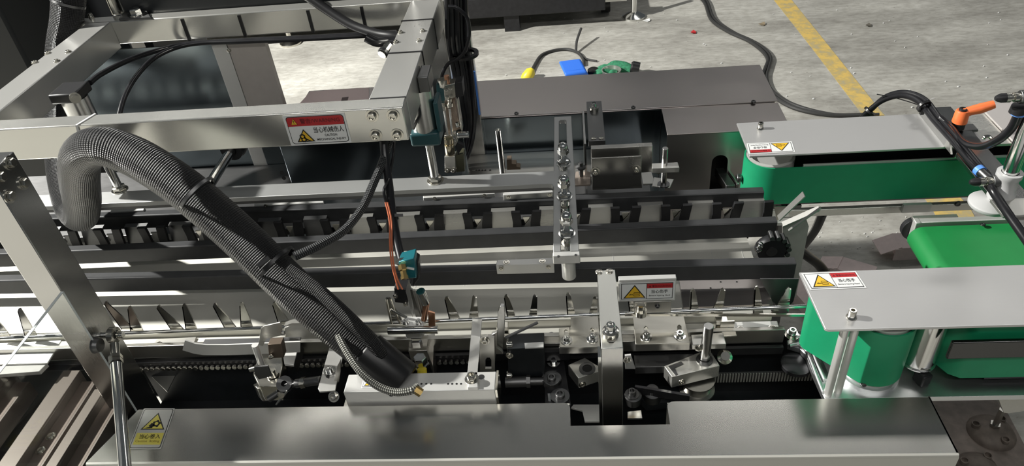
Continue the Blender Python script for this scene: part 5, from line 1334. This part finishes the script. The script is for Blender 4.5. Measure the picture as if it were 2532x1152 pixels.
k = MB(); k.wall([(1254, 420), (1253, 395), (1264, 394), (1265, 405), (1276, 406), (1277, 412), (1286, 414), (1287, 419)], 1.66, .02); k.build('block', plain('bronze_brown', (.20, .15, .11), .35, .7), t)
t = thing('small_domed_screw', 'domed screw on a pale tab left of the gripper bracket', 'screw', at(1436, 412, y=1.52))
k = MB(); k.slab([(1418, 458), (1424, 424), (1460, 424), (1460, 456)], .845, .004); k.build('tab', plain('pinkish_tab', (.5, .42, .36), .4, .6), t)
k = MB(); k.lathe(at(1436, 412, z=.875), Z1, [(0, -.028), (.006, -.028), (.006, -.004), (.013, -.004), (.013, 0), (.006, .003), (.006, .012), (0, .013)], 18); k.build('screw', GUN, t)

# ================================================================== pneumatic gripper module under the cable bundle
t = thing('brass_toned_actuator', 'slim nickel and teal pneumatic actuator with guide pins before the cable bundle', 'actuator', at(1120, 420, y=1.58))
yy = 1.58
def wl(pts, y, th, name, mat): k = MB(); k.wall(pts, y, th); return k.build(name, mat, t, .001)
wl([(1078, 210), (1096, 210), (1100, 250), (1083, 253)], yy, .02, 'teal_block', TEAL)
wl([(1096, 212), (1124, 206), (1127, 240), (1112, 246), (1100, 250)], yy, .03, 'valve_body', NICKEL)
wl([(1124, 206), (1142, 202), (1146, 238), (1126, 242)], yy, .035, 'dark_side', BLACKM)
for px, py in ((1103, 222), (1114, 218), (1106, 240), (1115, 237)): bolt(t, at(px, py, y=yy), -Y1, .0042, .002, 1.3, NICKEL)
k = MB(); k.lathe(at(1095, 207, y=yy + .01), (-.1, 0, -1), [(0, -.012), (.012, -.012), (.012, .004), (.010, .008), (0, .008)], 12); k.build('hose_nut', NICKEL, t)
k = MB(); k.cyl(at(1104, 187, y=yy + .012), at(1107, 212, y=yy + .012), .006, n=12); k.build('copper_stub', COPPER, t)
wl([(1090, 258), (1124, 244), (1138, 320), (1108, 330)], yy + .012, .02, 'slide_plate', brushed('bronze_plate', (.42, .34, .28), .3, (60, 60, 3)))
wl([(1128, 244), (1132, 243), (1144, 322), (1140, 324)], yy, .02, 'slide_edge', NICKEL)
for (a, b) in (((1099, 272), (1106, 330)), ((1112, 268), (1118, 335))):
    k = MB(); k.cyl(at(*a, y=yy - .004), at(*b, y=yy - .004), .0032, n=10); k.build('guide_pin', CHROME, t)
for px, py in ((1096, 262), (1112, 254)):
    k = MB(); k.lathe(at(px, py, y=yy - .004), (-.1, 0, -1), [(0, -.010), (.005, -.010), (.005, 0), (.008, 0), (.008, .010), (0, .010)], 12); k.build('pin_collar', NICKEL, t)
wl([(1098, 336), (1126, 330), (1132, 350), (1126, 362), (1100, 342)], yy - .002, .018, 'lower_bracket', NICKEL)
k = MB(); k.cyl(at(1132, 334, y=yy - .01), at(1159, 332, y=yy - .01), .0085, n=18); k.build('side_cylinder', CHROME, t, .001)
bolt(t, at(1131, 312, y=yy - .004), Z1, .0042, .010, 1.4, CHROME)
for px, py in ((1123, 340), (1126, 347), (1124, 325)): bolt(t, at(px, py, y=yy - .002), -Y1, .003, .003, 1.2, CHROME)
k = MB(); c0 = at(1109, 340, y=yy); c1_ = at(1113, 385, y=yy); k.lathe(c0, c1_ - c0, [(0, 0), (.0125, 0), (.0125, .014), (.0105, .0145), (.0105, .017), (.013, .0175), (.013, .045), (.0115, .047), (0, .047)], 22); k.build('nickel_barrel', plain('warm_nickel', (.66, .58, .42), .18, 1), t)
wl([(1130, 352), (1142, 358), (1146, 362), (1132, 384), (1126, 362)], yy + .002, .012, 'black_finger', BLACKM)
wl([(1099, 388), (1125, 386), (1127, 418), (1100, 420)], yy - .004, .024, 'foot_block', STEEL)
wl([(1126, 384), (1146, 380), (1149, 424), (1128, 426)], yy + .006, .03, 'foot_side', plain('olive_steel', (.12, .12, .08), .35, .7))
for px, py in ((1106, 421), (1121, 421)): bolt(t, at(px, py, y=yy - .004), -Y1, .0055, .004, 1.5, NICKEL)

# ================================================================== chain wheel at the end of the bed
t = thing('chain_wheel', 'black chain wheel with radiating steel flight plates at the right end of the middle rail', 'chain wheel', (.43, 1.27, .79))
c = at(1908, 622, y=1.262)
k = MB(); k.lathe(c, Y1, [(0, 0), (.030, 0), (.033, .004), (.033, .018), (.030, .022), (0, .022)], 32); k.build('wheel', BLACKM, t)
for i in range(16):
    a = 2 * math.pi * i / 16 + .1
    if not -1.7 < a - (2 * math.pi if a > math.pi else 0) < 1.9: continue
    q = c + Vector((.0365 * math.cos(a), -.002, .0365 * math.sin(a)))
    k = MB(); k.lathe(q, Y1, [(0, 0), (.0055, 0), (.0055, .024), (0, .024)], 10); k.build('roller', GUN, t)
for (a, b, w2, dp) in (((1925, 540), (1988, 480), .030, 0), ((1935, 555), (2026, 515), .026, .02), ((1950, 570), (2030, 513), .010, -.01)):
    p, q = at(*a, y=1.285 + dp), at(*b, y=1.285 + dp)
    k = MB(); k.bar(p, q, w2 * .6, .0025, up=(q - p).cross(Y1)); k.build('flight_plate', STEEL, t)
bolt(t, c + Vector((-.028, -.001, .022)), -Y1, .006, .008, 1.3, CHROME); bolt(t, c + Vector((-.030, -.001, .008)), -Y1, .006, .006, 1.3, CHROME)
k = MB(); k.lathe(c - Y1 * .002, Y1, [(0, 0), (.012, 0), (.012, .002), (0, .002)], 20); k.build('hub', GUN, t)
t = thing('wheel_guard_sheet', 'grey upright guard sheet below the black chain wheel', 'guard sheet', (.44, 1.2, .6))
k = MB(); k.wall([(1935, 560), (1990, 530), (2000, 560), (1968, 735), (1905, 740), (1890, 690), (1935, 680)], 1.31, .003); k.build('sheet', GREY, t)
k = MB(); k.wall([(1880, 690), (1975, 690), (1962, 745), (1940, 770), (1910, 745)], 1.16, .003); k.build('lower_leaf', GUN, t)
t = thing('bed_end_plate', 'brown grey sheet with tiny holes at the right end of the pale bed', 'plate', (.3, 1.14, .79))
k = MB(); k.slab([(1680, 694), (1890, 687), (1912, 752), (1690, 760)], ZB + .004, .004); k.build('sheet', SHEET, t)
for px, py in ((1757, 712), (1782, 697), (1822, 697)):
    p = at(px, py, z=ZB + .004); k = MB(); k.cyl(p, p + Z1 * .0004, .0022, n=8); k.build('hole', INK, t)

# ================================================================== things on the floor
def flat(px, py): return at(px, py, z=0)
t = thing('floor_cable', 'long grey cable snaking across the bare floor toward the far side belt', 'cable', flat(2140, 288))
pts = [flat(*p) + Z1 * .011 for p in ((1690, -30), (1738, 5), (1758, 52), (1800, 82), (1850, 105), (1884, 130), (1898, 152), (1893, 170), (1885, 195), (1895, 225), (1925, 252), (1965, 272), (2020, 285), (2080, 290), (2160, 288))]
k = MB(); k.tube(pts, .011, 8, 8); k.build('cable', CABLE, t)
k = MB(); k.tube([p + Vector((.02, .012 * math.sin(i * 1.3), .004)) for i, p in enumerate(pts)], .008, 8, 8); k.build('second_cable', CABLE, t)
t = thing('loose_floor_cord', 'thin dark cord looping over the floor with a yellow plug', 'cord', flat(1300, 190))
k = MB(); k.tube([flat(*p) + Z1 * .010 for p in ((1310, 192), (1322, 165), (1340, 140), (1372, 128), (1405, 126), (1430, 135), (1442, 150), (1444, 165))], .0095, 8, 8); k.build('cord', CABLE, t)
k = MB(); k.tube([flat(*p) + Z1 * h for p, h in (((1424, 132), .01), ((1427, 120), .05), ((1438, 104), .09))], .008, 8, 6); k.build('cord_end', CABLE, t)
k = MB(); k.tube([flat(*p) + Z1 * .008 for p in ((1440, 145), (1458, 151), (1476, 154))], .006, 8, 6); k.build('thin_end', CABLE, t)
p = flat(1298, 198); k = MB(); k.lathe(p, (.25, .1, .3), [(0, 0), (.03, 0), (.035, .02), (.03, .06), (.012, .08), (0, .08)], 14); k.build('yellow_plug', YPLUG, t)
t = thing('blue_folded_sleeve', 'blue plastic sleeve box standing on the floor behind the casing', 'box', flat(1430, 200))
b0 = flat(1425, 203)
k = MB(); k.obox(b0 + Vector((0, 0, .055)), Vector((.062, .010, .0)), Vector((-.018, .060, .016)), Vector((-.018, -.025, .055))); k.build('sleeve', BLUE, t, .012, 3)
k = MB(); k.obox(b0 + Vector((.0, -.040, .075)), Vector((.056, .009, 0)), Vector((-.002, .004, .0)), Vector((-.010, -.015, .028))); k.build('front_fold', BLUE, t, .003)
t = thing('work_glove', 'green knit work glove with a dark cuff lying beside the blue sleeve', 'glove', flat(1525, 185))
g = flat(1520, 190)
k = MB()
k.tube([g + Vector((-.05, .02, .03)), g + Vector((.0, .035, .045)), g + Vector((.06, .02, .042)), g + Vector((.10, .0, .03))], [.022, .036, .034, .026], 14, 6)
k.build('palm', GLOVE, t)
for j, (dx, dy, dz, ln) in enumerate(((-.07, .0, .05, .10), (-.06, -.03, .06, .11), (-.05, .045, .05, .10), (-.04, .06, .045, .08), (.0, -.05, .06, .07))):
    k = MB(); s = g + Vector((dx * .5, dy * .5, dz * .5 + .01)); e = g + Vector((dx - ln * .6, dy * 1.2, .014)); k.tube([s, (s + e) / 2 + Z1 * .02, e], [.017, .015, .011], 10, 6); k.build('finger', GLOVE, t)
k = MB(); k.lathe(g + Vector((.09, .005, .05)), (.9, -.15, -.15), [(.03, 0), (.038, .01), (.036, .05), (.028, .05), (.026, .02)], 16); k.build('cuff', BLACK, t)
t = thing('steel_cup', 'small steel cup on the floor in front of the green glove', 'cup', flat(1515, 196))
k = MB(); k.lathe(flat(1512, 200), Z1, [(0, 0), (.04, 0), (.055, .07), (.051, .07), (.038, .006), (0, .006)], 24); k.build('cup', STEEL, t)
k = MB(); k.lathe(flat(1468, 188), Z1, [(0, 0), (.035, 0), (.035, .04), (.02, .05), (0, .05)], 18); k.build('black_lid', BLACK, t)
# cartons near the belt
def carton(label, c, ang, w, d, h):
    t = thing('pink_carton', label, 'carton', c, 'small pale pink cartons on the floor')
    u = Vector((math.cos(ang), math.sin(ang), 0)); v = Vector((-math.sin(ang), math.cos(ang), 0))
    k = MB(); k.obox(c + Z1 * h / 2, u * w / 2, v * d / 2, Z1 * h / 2); k.build('body', PINK, t)
    q = c - u * w / 2 + Z1 * h
    k = MB(); k.obox(q - u * .035 + Z1 * -.012, (u * .036 + Z1 * .014), v * d * .48, Z1 * .001); k.build('flap', PINK, t)
    k = MB(); k.obox(c - u * (w / 2 + .01) - v * d / 2 + Z1 * h * .5, (u * .012), (v * .002), Z1 * h * .45); k.build('side_flap', PINK, t)
    return t
carton('open pale pink carton on the floor below the end of the middle green belt', flat(2262, 622), .05, .16, .09, .06)
carton('pale pink carton on the floor just above the corner of the near cover plate', flat(2112, 690), -.55, .12, .08, .055)
carton('pale pink carton edge on the floor seen beside the last steel fin', flat(1985, 742), 1.9, .14, .08, .05)
# scraps
for i, (px, py, lab, mt) in enumerate(((1715, 82, 'tiny reddish scrap lying on the bare floor', RED), (1600, 53, 'tiny white scrap on the floor beside the chrome levelling foot', WHITE), (1885, 62, 'dry leaf scrap on the floor left of the yellow line', plain('dry_leaf', (.25, .20, .13), .8)), (2148, 65, 'dark crumpled scrap on the floor right of the yellow line', plain('dark_scrap', (.12, .11, .09), .8)))):
    t = thing('floor_scrap', lab, 'scrap', flat(px, py), 'scraps on the floor')
    k = MB(); p = flat(px, py); a = random.uniform(-.4, .4); r = .030
    vs = [p + Vector((r * math.cos(a + j * 1.26) * (1.0 if j % 2 else .6), r * .7 * math.sin(a + j * 1.26), .004 + .008 * (j % 2))) for j in range(5)]
    k.prism(vs[:3], (0, 0, .002)); k.prism([vs[0], vs[2], vs[3]], (0, 0, .002)); k.prism([vs[0], vs[3], vs[4]], (0, 0, .002)); k.build('piece', mt, t, smooth=False)
k = MB()
for i in range(60):
    px, py = random.uniform(1200, 2500), random.uniform(20, 270)
    p = flat(px, py); s = random.uniform(.0015, .004)
    k.obox(p + Z1 * .003, (s, s * .4, 0), (-s * .3, s, 0), (0, 0, .002))
for i in range(24):
    px, py = random.uniform(2000, 2300), random.uniform(520, 620)
    p = flat(px, py); s = random.uniform(.0008, .0022)
    k.obox(p + Z1 * .002, (s, s * .4, 0), (-s * .3, s, 0), (0, 0, .0015))
o = k.build('floor_grit', WHITE); o['kind'] = 'stuff'; o['label'] = 'fine pale grit and specks scattered on the floor'; o['category'] = 'grit'
# far machine base
t = thing('far_machine', 'long dark machine base with a pale top ledge near the top of the picture', 'machine', (-.5, 4.7, 0))
y0 = 4.62
k = MB(); k.box(-3.2, .22, y0, y0 + .10, .11, .235); k.build('front_beam', BLACKM, t, .004)
k = MB(); k.box(-3.2, .22, y0 + .02, y0 + .40, .236, .25); k.build('ledge', brushed('pale_ledge', (.62, .62, .56), .4), t, .003)
k = MB(); k.box(-3.2, .30, y0 + .35, y0 + 1.2, .25, .95); k.build('body', GREY, t, .01)
k = MB(); k.box(-.44, -.34, y0 + .02, y0 + .09, 0, .11); k.build('leg', BLACKM, t)
k = MB(); k.box(.22, .36, y0 + .06, y0 + .14, .14, .20); k.build('end_tube', STEEL, t)
p = flat(1567, 43); k = MB(); k.lathe(p, Z1, [(0, 0), (.075, 0), (.075, .012), (.045, .03), (.020, .04), (.018, .30), (0, .30)], 24); k.build('levelling_foot', CHROME, t)
k = MB(); k.lathe(flat(1497, 32) + Vector((-.03, 0, .07)), X1, [(0, 0), (.06, 0), (.06, .06), (0, .06)], 20); k.build('caster_wheel', BLACK, t)
p = flat(720, 107); k = MB(); k.lathe(p, Z1, [(0, 0), (.075, 0), (.075, .012), (.045, .03), (.020, .04), (.018, .15), (0, .15)], 24); k.build('levelling_foot', NICKEL, t)

# lower right feet and base
BROWN = plain('dusty_brown_steel', (.17, .14, .12), .6, .2, noise=.25)
def foot(label, px, py, r):
    t = thing('machine_pad', label, 'pad', flat(px, py), 'dusty round machine pads')
    p = flat(px, py)
    k = MB(); k.lathe(p, Z1, [(0, 0), (r, 0), (r, .012), (r * .85, .026), (r * .5, .038), (r * .3, .042), (0, .042)], 28); k.build('disc', BROWN, t)
    for a in (40, 165, 285):
        q = p + Vector((r * .72 * math.cos(math.radians(a)), r * .72 * math.sin(math.radians(a)), .027))
        k = MB(); k.lathe(q, Z1, [(0, 0), (.011, 0), (.011, .012), (.0085, .013), (.0085, .004), (0, .004)], 14); k.build('collar', BROWN, t)
    if py < 1100:
        k = MB(); k.lathe(p + Z1 * .041, Z1, [(0, 0), (.014, 0), (.014, .012), (.009, .012), (.009, .075), (0, .075)], 6); k.build('stem', WORN, t)
foot('dusty round machine pad with three collars on the brown shaded floor at the lower right', 2448, 1075, .064)
foot('dusty round machine pad half cut by the bottom edge beside the front cover', 2415, 1165, .055)
t = thing('shaded_floor_sheet', 'brown sheet painted as shaded floor under the near belt stand at the lower right', 'plate', flat(2400, 1050))
k = MB(); k.prism([flat(*p) + Z1 * .004 for p in ((2250, 990), (2466, 980), (2560, 1160), (2300, 1300))], (0, 0, .004)); k.build('plate', plain('shaded_floor_brown', (.20, .165, .145), .6, noise=.2), t)  # brown colour paints the shaded stretch of floor
t = thing('belt_stand', 'grey square tube stand under the near side belt at the right edge', 'stand', (.95, 1.0, 0))
k = MB(); k.wall([(2466, 978), (2545, 974), (2545, 1014), (2494, 1022), (2482, 1020)], .99, .05); k.build('brace', STEEL, t)
# black hoses on the floor between chain wheel and belt
t = thing('black_floor_hose', 'black hose curving down to the floor right of the chain wheel', 'hose', flat(2040, 690))
k = MB(); k.tube([at(2035, 525, z=.74), at(2015, 570, z=.6), at(1985, 610, z=.45)], .012, 10, 8); k.build('upper_hose', RUBBER, t)
k = MB(); k.tube([at(1965, 610, z=.60), at(1995, 632, z=.55), at(2025, 655, z=.48), at(2050, 690, z=.40)], .014, 10, 8); k.build('lower_hose', RUBBER, t)
